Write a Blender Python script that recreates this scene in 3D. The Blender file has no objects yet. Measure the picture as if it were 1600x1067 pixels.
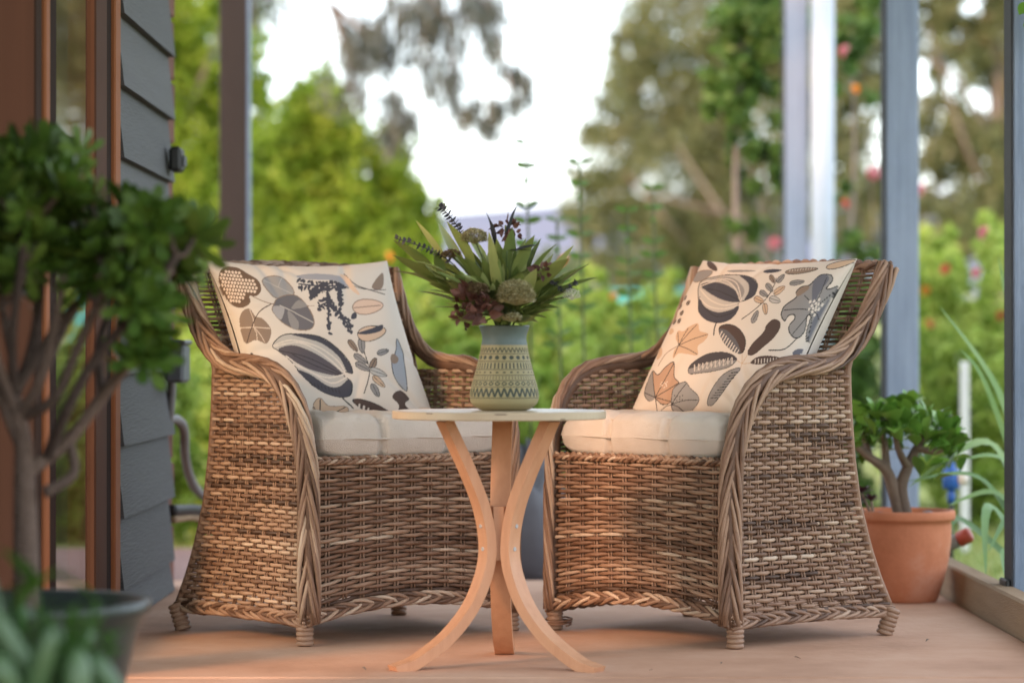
import bpy, math, random
import numpy as np
from mathutils import Vector, Matrix
random.seed(7); RNG = np.random.default_rng(7)
R = math.radians
S = bpy.context.scene
COL = S.collection

# ------------------------------------------------------------------ camera
CAM_H = 0.64
cd = bpy.data.cameras.new('camera'); cam = bpy.data.objects.new('camera', cd); COL.objects.link(cam)
cd.sensor_width = 36; cd.lens = 100; cd.clip_start = 0.1; cd.clip_end = 5000
cam.location = (0, 0, CAM_H); cam.rotation_euler = (R(90.213), 0, 0)
cd.dof.use_dof = True; cd.dof.focus_distance = 6.2; cd.dof.aperture_fstop = 2.3
S.camera = cam
# ------------------------------------------------------------------ sky and sun (sun behind-left of the camera)
SUN_AZ, SUN_EL = 225.0, 24.0
w = bpy.data.worlds.new('World'); S.world = w; w.use_nodes = True
nt = w.node_tree
sky = nt.nodes.new('ShaderNodeTexSky'); sky.sky_type = 'NISHITA'; sky.sun_disc = False
sky.sun_elevation = R(SUN_EL); sky.sun_rotation = R(SUN_AZ)
sky.air_density = 1.0; sky.dust_density = 1.5; sky.ozone_density = 1.0
veil = nt.nodes.new('ShaderNodeMix'); veil.data_type = 'RGBA'; veil.blend_type = 'ADD'; veil.inputs[0].default_value = 1.0   # thin even cloud over the whole sky
nt.links.new(sky.outputs[0], veil.inputs[6]); veil.inputs[7].default_value = (7.4, 7.6, 8.0, 1)
nt.links.new(veil.outputs[2], nt.nodes['Background'].inputs[0])
nt.nodes['Background'].inputs[1].default_value = 0.15
sd = bpy.data.lights.new('sun', 'SUN'); sd.energy = 2.3; sd.angle = R(12.0); sd.color = (1.0, 0.50, 0.25)
sun = bpy.data.objects.new('sun', sd); COL.objects.link(sun)
_d = Vector((math.sin(R(SUN_AZ)) * math.cos(R(SUN_EL)), math.cos(R(SUN_AZ)) * math.cos(R(SUN_EL)), math.sin(R(SUN_EL))))
sun.rotation_euler = _d.to_track_quat('Z', 'Y').to_euler()
S.view_settings.view_transform = 'Standard'; S.view_settings.look = 'None'
S.view_settings.exposure = 0.76; S.view_settings.gamma = 1.0
S.cycles.use_denoising = True
S.cycles.max_bounces = 6; S.cycles.transparent_max_bounces = 12
S.cycles.caustics_reflective = False; S.cycles.caustics_refractive = False

FPX, YH = 4444.0, 550.0
def at(px, py, D):
    """photo pixel at depth D -> world point"""
    return Vector(((px - 800) / FPX * D, D, CAM_H - (py - YH) / FPX * D))

# ------------------------------------------------------------------ mesh helpers
class MB:
    def __init__(s): s.v = []; s.f = []; s.t = []
    def add(s, vs, fs, tint=0.5):
        o = len(s.v); s.v += [tuple(p) for p in vs]; s.f += [tuple(i + o for i in q) for q in fs]
        s.t += [tint] * len(vs)
    def box(s, c, size, rot=None, tint=0.5, bevel=0.0):
        hx, hy, hz = size[0] / 2, size[1] / 2, size[2] / 2
        b = min(bevel, hx * .9, hy * .9, hz * .9); vs = []; fs = []
        if b <= 0:
            vs = [Vector((x, y, z)) for z in (-hz, hz) for y in (-hy, hy) for x in (-hx, hx)]
            fs = [(0, 2, 3, 1), (4, 5, 7, 6), (0, 1, 5, 4), (2, 6, 7, 3), (0, 4, 6, 2), (1, 3, 7, 5)]
        else:
            idx = {}
            for sx in (-1, 1):
                for sy in (-1, 1):
                    for sz in (-1, 1):
                        for a in range(3):
                            p = [sx * (hx - b), sy * (hy - b), sz * (hz - b)]; p[a] = (sx * hx, sy * hy, sz * hz)[a]
                            idx[(sx, sy, sz, a)] = len(vs); vs.append(Vector(p))
            def q(l): fs.append(tuple(idx[k] for k in l))
            for a in range(3):
                o = [i for i in range(3) if i != a]
                for sg in (-1, 1):
                    l = []
                    for (p, r) in ((-1, -1), (1, -1), (1, 1), (-1, 1)):
                        k = [0, 0, 0]; k[a] = sg; k[o[0]] = p; k[o[1]] = r; l.append((*k, a))
                    q(l)
            for a in range(3):
                o = [i for i in range(3) if i != a]
                for p in (-1, 1):
                    for r in (-1, 1):
                        l = []
                        for sg, ax in ((-1, o[0]), (1, o[0]), (1, o[1]), (-1, o[1])):
                            k = [0, 0, 0]; k[a] = sg; k[o[0]] = p; k[o[1]] = r; l.append((*k, ax))
                        q(l)
            for sx in (-1, 1):
                for sy in (-1, 1):
                    for sz in (-1, 1): q([(sx, sy, sz, 0), (sx, sy, sz, 1), (sx, sy, sz, 2)])
        m = rot if rot is not None else Matrix.Identity(3)
        c = Vector(c)
        s.add([m @ v + c for v in vs], fs, tint)
    def tube(s, pts, rad, n=6, tint=0.5, cap=True, flat=1.0):
        pts = [Vector(p) for p in pts]; k = len(pts)
        if not hasattr(rad, '__len__'): rad = [rad] * k
        vs = []; fs = []; prev = None
        for i, p in enumerate(pts):
            t = (pts[min(i + 1, k - 1)] - pts[max(i - 1, 0)])
            t = t.normalized() if t.length > 1e-9 else Vector((0, 0, 1))
            if prev is None:
                a = Vector((0, 0, 1)) if abs(t.z) < .9 else Vector((1, 0, 0)); u = t.cross(a).normalized()
            else:
                u = prev - t * prev.dot(t); u = u.normalized() if u.length > 1e-6 else prev
            prev = u; v = t.cross(u)
            for j in range(n):
                an = 2 * math.pi * j / n
                vs.append(p + (u * math.cos(an) + v * math.sin(an) * flat) * rad[i])
        for i in range(k - 1):
            for j in range(n):
                fs.append((i * n + j, i * n + (j + 1) % n, (i + 1) * n + (j + 1) % n, (i + 1) * n + j))
        if cap: fs += [tuple(range(n))[::-1], tuple((k - 1) * n + j for j in range(n))]
        s.add(vs, fs, tint)
    def lathe(s, prof, n=32, c=(0, 0, 0), tint=0.5):
        vs = [(c[0] + r * math.cos(2 * math.pi * j / n), c[1] + r * math.sin(2 * math.pi * j / n), c[2] + z) for r, z in prof for j in range(n)]
        fs = [(i * n + j, i * n + (j + 1) % n, (i + 1) * n + (j + 1) % n, (i + 1) * n + j) for i in range(len(prof) - 1) for j in range(n)]
        s.add(vs, fs, tint)
    def build(s, name, mat, parent=None, smooth=True):
        me = bpy.data.meshes.new(name); me.from_pydata(s.v, [], s.f)
        a = me.attributes.new('tint', 'FLOAT', 'POINT'); a.data.foreach_set('value', np.array(s.t, dtype=np.float32))
        if smooth: me.polygons.foreach_set('use_smooth', [True] * len(me.polygons))
        me.materials.append(mat); me.update()
        return link(name, me, parent)
def link(name, data, parent=None):
    o = bpy.data.objects.new(name, data); COL.objects.link(o)
    if parent: o.parent = parent
    return o
def np_mesh(name, verts, quads, mat, parent=None, tint=None, col=None, smooth=False):
    me = bpy.data.meshes.new(name); nv = len(verts); nf = len(quads); k = quads.shape[1]
    me.vertices.add(nv); me.vertices.foreach_set('co', verts.astype(np.float32).ravel())
    me.loops.add(nf * k); me.loops.foreach_set('vertex_index', quads.astype(np.int32).ravel())
    me.polygons.add(nf); me.polygons.foreach_set('loop_start', np.arange(0, nf * k, k, dtype=np.int32))
    if smooth: me.polygons.foreach_set('use_smooth', np.ones(nf, dtype=bool))
    if tint is not None:
        a = me.attributes.new('tint', 'FLOAT', 'POINT'); a.data.foreach_set('value', tint.astype(np.float32))
    if col is not None:
        a = me.attributes.new('print', 'FLOAT_COLOR', 'POINT'); a.data.foreach_set('color', np.c_[col, np.ones(nv)].astype(np.float32).ravel())
    me.materials.append(mat); me.update(calc_edges=True); me.validate()
    return link(name, me, parent)
def tag(o, label=None, cat=None, group=None, kind=None):
    if label: o['label'] = label
    if cat: o['category'] = cat
    if group: o['group'] = group
    if kind: o['kind'] = kind
    return o
def empty(name, loc, rz=0):
    o = bpy.data.objects.new(name, None); COL.objects.link(o); o.location = loc; o.rotation_euler = (0, 0, rz); o.empty_display_size = .1
    return o
def dup(o, parent=None):
    c = o.copy(); COL.objects.link(c); c.parent = parent
    for ch in list(o.children): dup(ch, c)
    return c
def smooth_path(pts, n, closed=False):
    P = [np.array(p, float) for p in pts]; out = []; k = len(P)
    for i in range(k if closed else k - 1):
        if closed: a, b, c, d = P[i - 1], P[i], P[(i + 1) % k], P[(i + 2) % k]
        else: a, b, c, d = P[max(i - 1, 0)], P[i], P[i + 1], P[min(i + 2, k - 1)]
        for j in range(n):
            t = j / n
            out.append(.5 * ((2 * b) + (c - a) * t + (2 * a - 5 * b + 4 * c - d) * t * t + (3 * b - a - 3 * c + d) * t ** 3))
    if not closed: out.append(P[-1])
    return out

# ------------------------------------------------------------------ materials
def mat(name, cols, rough=.7, noise=8, namt=.5, bump=0.0, bscale=60, attr=True, stretch=(1, 1, 1), spec=.4, sub=0, coat=0, trans=0):
    """cols: list of colours spread by the piece's own tint plus noise"""
    m = bpy.data.materials.new(name); m.use_nodes = True; t = m.node_tree; b = t.nodes['Principled BSDF']
    b.inputs['Roughness'].default_value = rough; b.inputs['Specular IOR Level'].default_value = spec
    tc = t.nodes.new('ShaderNodeTexCoord'); mp = t.nodes.new('ShaderNodeMapping'); mp.inputs['Scale'].default_value = stretch
    t.links.new(tc.outputs['Object'], mp.inputs[0])
    n = t.nodes.new('ShaderNodeTexNoise'); n.inputs['Scale'].default_value = noise; n.inputs['Detail'].default_value = 6
    n.inputs['Roughness'].default_value = .65; t.links.new(mp.outputs[0], n.inputs['Vector'])
    mm = t.nodes.new('ShaderNodeMath'); mm.operation = 'MULTIPLY_ADD'; t.links.new(n.outputs[0], mm.inputs[0]); mm.inputs[1].default_value = namt
    if attr:
        at_ = t.nodes.new('ShaderNodeAttribute'); at_.attribute_name = 'tint'
        sb = t.nodes.new('ShaderNodeMath'); sb.operation = 'SUBTRACT'; t.links.new(at_.outputs['Fac'], sb.inputs[0]); sb.inputs[1].default_value = namt / 2
        t.links.new(sb.outputs[0], mm.inputs[2])
    else: mm.inputs[2].default_value = .5 - namt / 2
    r = t.nodes.new('ShaderNodeValToRGB'); e = r.color_ramp.elements
    while len(e) < len(cols): e.new(.5)
    for i, c in enumerate(cols):
        e[i].position = i / max(1, len(cols) - 1); e[i].color = (*c, 1)
    t.links.new(mm.outputs[0], r.inputs[0]); t.links.new(r.outputs[0], b.inputs['Base Color'])
    if bump:
        bn = t.nodes.new('ShaderNodeTexNoise'); bn.inputs['Scale'].default_value = bscale; bn.inputs['Detail'].default_value = 5
        t.links.new(mp.outputs[0], bn.inputs['Vector'])
        bp = t.nodes.new('ShaderNodeBump'); bp.inputs['Strength'].default_value = bump; bp.inputs['Distance'].default_value = .01
        t.links.new(bn.outputs[0], bp.inputs['Height']); t.links.new(bp.outputs[0], b.inputs['Normal'])
    if coat: b.inputs['Coat Weight'].default_value = coat
    if trans:   # thin leaves let light through
        tr = t.nodes.new('ShaderNodeBsdfTranslucent'); mx = t.nodes.new('ShaderNodeMixShader'); mx.inputs[0].default_value = trans
        t.links.new(r.outputs[0], tr.inputs[0]); t.links.new(b.outputs[0], mx.inputs[1]); t.links.new(tr.outputs[0], mx.inputs[2])
        t.links.new(mx.outputs[0], t.nodes['Material Output'].inputs[0])
    return m
def print_mat(name, rough=.9, bump=.15, bscale=700, spec=.2):
    m = bpy.data.materials.new(name); m.use_nodes = True; t = m.node_tree; b = t.nodes['Principled BSDF']
    b.inputs['Roughness'].default_value = rough; b.inputs['Specular IOR Level'].default_value = spec
    a = t.nodes.new('ShaderNodeAttribute'); a.attribute_name = 'print'; t.links.new(a.outputs['Color'], b.inputs['Base Color'])
    tc = t.nodes.new('ShaderNodeTexCoord'); n = t.nodes.new('ShaderNodeTexNoise'); n.inputs['Scale'].default_value = bscale
    t.links.new(tc.outputs['Object'], n.inputs['Vector'])
    bp = t.nodes.new('ShaderNodeBump'); bp.inputs['Strength'].default_value = bump; bp.inputs['Distance'].default_value = .003
    t.links.new(n.outputs[0], bp.inputs['Height']); t.links.new(bp.outputs[0], b.inputs['Normal'])
    return m
M = {}
M['slab'] = mat('concrete_pink', [(.27, .135, .075), (.46, .27, .175), (.58, .39, .28)], .85, 2.2, 1.4, .25, 45, attr=False)
M['lawn'] = mat('lawn', [(.10, .14, .03), (.20, .24, .06), (.34, .30, .14)], .95, 1.2, 1.1, .4, 30, attr=False)
M['mulch'] = mat('mulch', [(.09, .05, .04), (.22, .13, .11), (.33, .22, .19)], .95, 30, 1.2, .6, 60, attr=False)
M['hill'] = mat('hill', [(.06, .10, .16), (.12, .13, .18), (.18, .16, .18)], 1, .01, 1.0, attr=False)  # distance haze is put into this blue base colour
M['wicker'] = mat('wicker', [(.060, .030, .017), (.185, .10, .060), (.33, .21, .138), (.48, .37, .275)], .55, 26, .38, .2, 250, spec=.45)
M['gap_shade'] = mat('wicker_shade', [(.03, .02, .015), (.06, .04, .03)], .8, 20, .5)
M['cream'] = mat('cream_cotton', [(.44, .385, .33), (.62, .555, .49)], .95, 7, 1.3, .35, 420, attr=False, spec=.2)
M['beech'] = mat('beech', [(.40, .18, .09), (.54, .28, .155), (.62, .36, .22)], .45, 9, .8, .06, 90, attr=False, stretch=(6, 6, .8))
M['table_top'] = mat('table_top', [(.38, .30, .20), (.52, .43, .31)], .35, 5, .8, attr=False)
M['edge_chip'] = mat('chip', [(.05, .035, .03), (.12, .08, .06)], .9, 20, .6)
M['screw'] = mat('screw', [(.35, .35, .34), (.5, .5, .5)], .35, 30, .5)
M['board'] = mat('weatherboard', [(.038, .038, .041), (.060, .060, .064), (.082, .082, .087)], .65, 3, .8, .35, 30, stretch=(1, .5, 9))
M['frame_brown'] = mat('door_brown', [(.05, .022, .014), (.10, .045, .027)], .75, 6, .7, spec=.1)
M['frame_copper'] = mat('door_edge', [(.22, .075, .03), (.30, .115, .05)], .7, 6, .7, spec=.15)
M['frame_dark'] = mat('door_dark', [(.02, .012, .010), (.04, .025, .02)], .85, 6, .7, spec=.05)
M['brick'] = mat('brick', [(.13, .05, .035), (.22, .10, .075)], .9, 20, .7, .3, 90)
M['panel'] = mat('panel_ochre', [(.025, .013, .009), (.045, .024, .016)], .85, 3, .6, .05, 50, stretch=(14, 14, .4), attr=False, spec=.1)
M['grey_box'] = mat('grey_plastic', [(.09, .10, .115), (.14, .15, .165)], .5, 6, .5)
M['pipe_grey'] = mat('pipe_grey', [(.17, .165, .165), (.26, .25, .25)], .55, 8, .6)
M['black'] = mat('black_plastic', [(.015, .015, .016), (.03, .03, .03)], .5, 8, .5)
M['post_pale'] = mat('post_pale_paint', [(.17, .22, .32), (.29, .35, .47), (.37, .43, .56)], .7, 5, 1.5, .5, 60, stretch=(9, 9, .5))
M['post_dark'] = mat('post_dark_tone', [(.012, .012, .016), (.03, .03, .036)], .7, 5, .7, .2, 60, stretch=(9, 9, .5))  # dark tone for the left side strips of the pale posts
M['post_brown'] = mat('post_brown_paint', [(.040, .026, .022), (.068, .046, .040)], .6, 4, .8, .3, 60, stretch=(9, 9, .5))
M['pipe_white'] = mat('downpipe_paint', [(.42, .48, .57), (.50, .56, .65)], .45, 4, .6)
M['sleeper'] = mat('sleeper', [(.16, .10, .055), (.28, .19, .11), (.36, .26, .17)], .85, 5, .9, .3, 50, stretch=(8, .6, 8))
M['terracotta'] = mat('terracotta', [(.36, .12, .055), (.52, .19, .095), (.60, .33, .23)], .8, 7, 1.5, .12, 90, attr=False)
M['soil'] = mat('soil', [(.03, .02, .014), (.07, .05, .035)], .95, 40, .9, .5, 80)
M['pot_green'] = mat('glazed_pot', [(.02, .028, .026), (.045, .058, .052)], .3, 5, .7, attr=False)
M['jade'] = mat('jade_leaf', [(.05, .13, .018), (.12, .26, .035), (.22, .37, .07)], .35, 14, .3, spec=.5, trans=.08)
M['bark'] = mat('succulent_bark', [(.13, .09, .065), (.27, .20, .15)], .8, 20, .8, .4, 80)
M['aeonium'] = mat('aeonium_leaf', [(.02, .048, .008), (.058, .118, .015), (.13, .20, .03)], .45, 12, .3, trans=.1)
M['aeonium_bark'] = mat('aeonium_bark', [(.06, .040, .032), (.16, .11, .085)], .85, 45, 1.2, .9, 90, stretch=(1, 1, 2.5))
M['purple'] = mat('purple_leaf', [(.03, .008, .014), (.09, .03, .045)], .45, 12, .4)
M['strap'] = mat('strap_leaf', [(.05, .12, .03), (.12, .24, .06), (.26, .36, .13)], .45, 6, .5, trans=.2)
M['leaf_oliv'] = mat('bouquet_leaf', [(.05, .075, .018), (.13, .18, .045), (.24, .28, .08), (.34, .36, .14)], .5, 20, .3, trans=.12)
M['leaf_dark'] = mat('dark_sprig', [(.012, .016, .02), (.035, .035, .045), (.06, .07, .07)], .6, 20, .4)
M['burg'] = mat('burgundy_petal', [(.04, .014, .012), (.09, .034, .026), (.15, .065, .045)], .6, 25, .4, trans=.1)
M['umbel'] = mat('cream_floret', [(.22, .20, .09), (.42, .38, .20), (.62, .58, .40)], .8, 40, .4)
M['umbel_brown'] = mat('brown_floret', [(.10, .065, .03), (.20, .14, .07), (.30, .23, .13)], .8, 40, .4)
M['white_floret'] = mat('white_floret', [(.5, .5, .42), (.75, .74, .68)], .8, 40, .4)
M['stem'] = mat('green_stem', [(.05, .08, .02), (.11, .14, .04)], .6, 20, .5)
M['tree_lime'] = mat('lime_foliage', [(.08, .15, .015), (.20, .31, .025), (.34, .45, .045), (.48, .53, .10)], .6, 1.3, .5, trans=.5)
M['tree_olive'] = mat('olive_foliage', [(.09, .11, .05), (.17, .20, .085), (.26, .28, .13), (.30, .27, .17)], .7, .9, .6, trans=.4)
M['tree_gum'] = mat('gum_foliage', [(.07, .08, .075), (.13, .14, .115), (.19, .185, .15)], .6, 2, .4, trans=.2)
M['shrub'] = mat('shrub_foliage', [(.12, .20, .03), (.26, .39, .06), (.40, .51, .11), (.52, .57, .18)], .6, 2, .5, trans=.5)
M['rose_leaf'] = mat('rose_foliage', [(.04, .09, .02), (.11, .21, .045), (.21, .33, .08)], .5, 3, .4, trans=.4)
M['tree_bark'] = mat('tree_bark', [(.16, .12, .10), (.34, .28, .25)], .9, 6, .9, .4, 30)
M['pink'] = mat('pink_petal', [(.60, .16, .22), (.80, .36, .42)], .6, 20, .5, trans=.2)
M['red'] = mat('coral_petal', [(.55, .05, .05), (.75, .16, .12)], .6, 20, .5, trans=.2)
M['orange'] = mat('orange_petal', [(.70, .22, .04), (.85, .40, .08)], .6, 20, .5, trans=.2)
M['aqua'] = mat('aqua_mesh', [(.05, .30, .32), (.10, .42, .42)], .7, 3, .6, attr=False)
M['stone'] = mat('grey_stone', [(.12, .125, .14), (.22, .225, .25)], .85, 5, .9, .4, 20)
M['blue'] = mat('blue_plastic', [(.012, .07, .30), (.03, .13, .45)], .35, 8, .5)
M['white'] = mat('white_plastic', [(.62, .62, .60), (.75, .75, .73)], .5, 8, .5)
M['redcap'] = mat('red_cap', [(.35, .05, .035), (.45, .09, .06)], .5, 8, .5)
M['roof'] = mat('roof_sheet', [(.50, .50, .48), (.6, .6, .58)], .6, 2, .5, attr=False)
M['fabric_print'] = print_mat('printed_cotton')
M['vase'] = print_mat('stoneware', .55, .2, 120, .4)
def glass_mat():
    m = bpy.data.materials.new('door_glass'); m.use_nodes = True; t = m.node_tree; t.nodes.remove(t.nodes['Principled BSDF'])
    a = t.nodes.new('ShaderNodeBsdfTransparent'); a.inputs[0].default_value = (.86, .88, .84, 1)
    g = t.nodes.new('ShaderNodeBsdfGlossy'); g.inputs['Roughness'].default_value = .02
    lw = t.nodes.new('ShaderNodeLayerWeight'); pw = t.nodes.new('ShaderNodeMath'); pw.operation = 'POWER'; pw.inputs[1].default_value = 3.0
    t.links.new(lw.outputs['Facing'], pw.inputs[0])
    mx = t.nodes.new('ShaderNodeMixShader'); t.links.new(pw.outputs[0], mx.inputs[0])
    t.links.new(a.outputs[0], mx.inputs[1]); t.links.new(g.outputs[0], mx.inputs[2])
    t.links.new(mx.outputs[0], t.nodes['Material Output'].inputs[0]); return m
M['glass'] = glass_mat()

# ================================================================== SETTING
def sheet(name, x0, x1, y0, y1, z, m):
    b = MB(); b.add([(x0, y0, z), (x1, y0, z), (x1, y1, z), (x0, y1, z)], [(0, 1, 2, 3)]); return tag(b.build(name, m, smooth=False), kind='structure')
# lawn: one sheet to the horizon, rising into far hills
nx, ny = 60, 90
ys = np.concatenate([np.linspace(-60, 40, 40), np.geomspace(45, 2500, 50)]); xs = np.sinh(np.linspace(-4.2, 4.2, nx)) * 45
X, Y = np.meshgrid(xs, ys); Z = np.full_like(X, -.10)
tt = np.clip((Y - 60) / 340, 0, 1); Z += tt ** 1.6 * 9.0
V = np.c_[X.ravel(), Y.ravel(), Z.ravel()]
ii = np.arange(nx * (ny)).reshape(ny, nx)
Q = np.c_[ii[:-1, :-1].ravel(), ii[:-1, 1:].ravel(), ii[1:, 1:].ravel(), ii[1:, :-1].ravel()]
tag(np_mesh('ground', V, Q, M['lawn'], smooth=True), kind='structure')
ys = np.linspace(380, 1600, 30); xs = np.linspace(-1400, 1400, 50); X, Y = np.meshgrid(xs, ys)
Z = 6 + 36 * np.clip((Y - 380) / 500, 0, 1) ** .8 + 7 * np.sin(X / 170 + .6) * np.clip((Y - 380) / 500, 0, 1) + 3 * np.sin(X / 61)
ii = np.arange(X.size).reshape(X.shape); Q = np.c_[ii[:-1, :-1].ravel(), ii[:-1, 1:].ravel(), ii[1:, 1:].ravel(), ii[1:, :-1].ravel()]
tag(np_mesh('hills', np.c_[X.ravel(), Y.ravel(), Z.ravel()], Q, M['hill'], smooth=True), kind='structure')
sheet('mulch_bed', -6, 1.3, 8.0, 10.4, -.075, M['mulch'])
# verandah floor: concrete slabs with recessed joints
vf = empty('verandah_floor', (0, 0, 0)); tag(vf, kind='structure')
JY = CAM_H * FPX / (1058 - YH)
for (x0, x1, y0, y1) in ((-2.6, 1.135, 2.0, JY - .006), (-2.6, 1.135, JY + .006, 8.0)):
    b = MB(); b.box(((x0 + x1) / 2, (y0 + y1) / 2, -.06), (x1 - x0, y1 - y0, .12), bevel=.006); b.build('slab', M['slab'], vf, smooth=False)
b = MB(); b.box((-.73, JY, -.065), (3.7, .03, .11)); b.build('joint', M['soil'], vf, smooth=False)
# timber edging along the slab
b = MB(); b.box((1.165, 6.6, .01), (.055, 4.2, .15), bevel=.006)
tag(b.build('timber_edging', M['sleeper'], smooth=False), 'weathered timber sleeper edging the concrete slab by the garden', 'edging')

# ------------------------------------------------------------------ house wall, door
WX = -0.92
wall = empty('house_wall', (WX, 7.1, 0)); tag(wall, 'dark grey weatherboard house wall with brick end', 'wall')
b = MB(); b.box((-.10, .0, 1.2), (.14, 1.0, 2.5)); b.build('wall_core', M['black'], wall, smooth=False)
bw = .168; z0 = -.083
for i in range(15):
    zb = z0 + i * bw; zb_ = max(zb, .004); zt = zb + bw + .02
    b = MB(); y0, y1 = 6.62 - 7.1, 7.62 - 7.1 + random.uniform(-.006, .006)
    xo = .018; xi = -.004
    vs = [(xo - .022, y0, zb_), (xo, y0, zb_), (xi, y0, zt), (xi - .022, y0, zt)]
    vs += [(x, y1, z) for x, _, z in vs]
    b.add(vs, [(0, 1, 2, 3), (7, 6, 5, 4), (1, 5, 6, 2), (0, 4, 5, 1), (3, 2, 6, 7), (0, 3, 7, 4)], random.uniform(.2, .8))
    b.build('board', M['board'], wall, smooth=False)
for i in range(29):
    b = MB(); b.box((-.062 + random.uniform(-.004, .004), .61, .043 + i * .086), (.11, .17, .074), bevel=.004, tint=random.random()); b.build('brick', M['brick'], wall, smooth=False)
b = MB(); b.box((-.07, .61, 1.24), (.10, .15, 2.48)); b.build('mortar', M['black'], wall, smooth=False)

hb = empty('shade_walls', (WX, 7.1, 0)); tag(hb, 'added dark grey house walls, mostly unseen, that shade the chairs and brown post', 'house')  # walls added mostly out of view to cut the sun
b = MB(); b.box((-1.6, .56, 2.2), (2.86, .1, 4.4)); b.build('rear_shade_wall', M['board'], hb, smooth=False)  # height and width set to keep sun off the brown post
b = MB(); b.box((-.07, -3.47, 1.3), (.12, 2.54, 2.6)); b.build('side_shade_wall', M['board'], hb, smooth=False)  # added wall, its end placed to hold sun off the right chair
door = empty('glass_door', (WX, 6.0, 0)); tag(door, 'brown framed glass door with copper edging beside the weatherboards', 'door')
def dpart(name, d0, d1, z0, z1, x0, x1, m):
    b = MB(); b.box(((x0 + x1) / 2, (d0 + d1) / 2 - 6.0, (z0 + z1) / 2), (x1 - x0, d1 - d0, z1 - z0), bevel=.004); return b.build(name, M[m], door, smooth=False)
dpart('stile', 6.27, 6.44, .045, 2.3, -.06, .003, 'frame_brown'); dpart('groove', 6.44, 6.53, .045, 2.3, -.06, .0, 'frame_dark')
dpart('jamb', 6.53, 6.615, .06, 2.3, -.06, .010, 'frame_copper')
dpart('stile', 5.63, 5.72, .045, 2.3, -.06, .004, 'frame_dark'); dpart('edge_strip', 5.58, 5.63, .045, 2.3, -.06, .006, 'frame_copper')
dpart('rail', 5.72, 6.27, .045, .10, -.055, .001, 'frame_brown'); dpart('rail', 5.72, 6.27, 2.22, 2.3, -.055, .001, 'frame_brown')
dpart('sill', 5.58, 6.615, .0, .045, -.09, .035, 'frame_dark')
b = MB(); b.box((-.012, 5.995 - 6, 1.16), (.006, .56, 2.13)); b.build('glass_pane', M['glass'], door, smooth=False)
b = MB(); b.box((WX - .045, 5.53, 1.2), (.09, .07, 2.4), bevel=.004)
tag(b.build('door_surround', M['panel'], smooth=False), 'dark brown upright post beside the glass door', 'panel')

# things fixed to the wall end
gb = empty('meter_box', (WX + .01, 7.44, .56)); tag(gb, 'small grey meter box on the weatherboards above the pipes', 'box')
b = MB(); b.box((.035, 0, .05), (.05, .15, .10), bevel=.008); b.build('case', M['grey_box'], gb, smooth=False)
b = MB(); b.box((.036, -.01, .105), (.06, .165, .012), bevel=.004); b.build('lid', M['grey_box'], gb, smooth=False)
lamp = empty('wall_sensor', (WX + .02, 7.50, at(265, 250, 7.5).z)); tag(lamp, 'small black sensor box fixed high on the weatherboards', 'sensor')
b = MB(); b.box((.016, 0, 0), (.032, .09, .066), bevel=.008); b.build('case', M['black'], lamp, smooth=False)
b = MB(); b.box((.036, -.01, -.005), (.012, .03, .03), bevel=.004); b.build('lens', M['grey_box'], lamp, smooth=False)
def pipe(name, pts, r, m, label, cat, n=10, group=None):
    b = MB(); b.tube(smooth_path(pts, 8), r, n); return tag(b.build(name, M[m]), label, cat, group)
pipe('conduit', [at(262, 560, 7.52), at(268, 600, 7.54), at(266, 640, 7.56), at(262, 660, 7.58)], .012, 'pipe_grey', 'short grey conduit dropping from the meter box', 'pipe')
pipe('drain_hose', [at(262, 655, 7.60), at(278, 656, 7.66), at(288, 672, 7.74), at(290, 715, 7.84), at(300, 752, 8.0), at(318, 775, 8.2), at(338, 782, 8.42)], .013, 'pipe_grey', 'curved grey hose from the wall to the dark stub post', 'hose')
pipe('rail_pipe', [at(268, 797, 7.72), at(300, 796, 8.0), at(340, 800, 8.44)], .016, 'black', 'black pipe running level under the curved grey hose', 'pipe')
pipe('low_pipe', [at(270, 812, 7.72), at(300, 808, 8.0), at(322, 816, 8.2), at(342, 828, 8.44)], .010, 'sleeper', 'thin tan pipe below the black pipe', 'pipe')
b = MB(); b.box((at(343, 600, 8.5).x, 8.5, .21), (.042, .05, .66), bevel=.008)
tag(b.build('stub_post', M['black'], smooth=False), 'short dark stub post standing in the mulch behind the orange-lit chair', 'post')

# ------------------------------------------------------------------ posts, roof
def post(x, y, wdt, zb, name, label, mfront, mside, side, bracket=False):
    e = empty(name, (x, y, zb)); tag(e, label, 'post', 'verandah posts')
    b = MB(); b.box((wdt / 2, wdt / 2, (2.42 - zb) / 2), (wdt, wdt, 2.42 - zb), bevel=.004, tint=random.random()); b.build('shaft', M[mfront], e, smooth=False)
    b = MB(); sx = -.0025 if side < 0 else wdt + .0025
    b.box((sx, wdt / 2, (2.42 - zb) / 2), (.005, wdt - .004, 2.42 - zb - .002)); b.build('side_tone', M[mside], e, smooth=False)  # thin strip gives one side a tone apart from the shaft
    if bracket:
        b = MB(); b.box((-.012, wdt / 2, .09), (.012, wdt * .9, .2), bevel=.003)
        br = b.build('bracket', M['black'], e, smooth=False)
        for zz in (.04, .14):
            c = MB(); c.lathe([(.0, 0), (.009, 0), (.009, .007), (0, .007)], 8); o = c.build('bolt', M['screw'], br); o.rotation_euler = (0, -math.pi / 2, 0); o.location = (-.018, wdt * .35, zz)
    return e
PX = 1.2
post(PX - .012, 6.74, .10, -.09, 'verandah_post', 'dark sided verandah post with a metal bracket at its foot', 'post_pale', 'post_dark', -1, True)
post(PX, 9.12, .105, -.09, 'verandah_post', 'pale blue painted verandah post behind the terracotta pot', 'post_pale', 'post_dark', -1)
post(PX, 12.5, .10, -.09, 'verandah_post', 'pale blue painted verandah post beside the white downpipe', 'post_pale', 'post_dark', -1)
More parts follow.
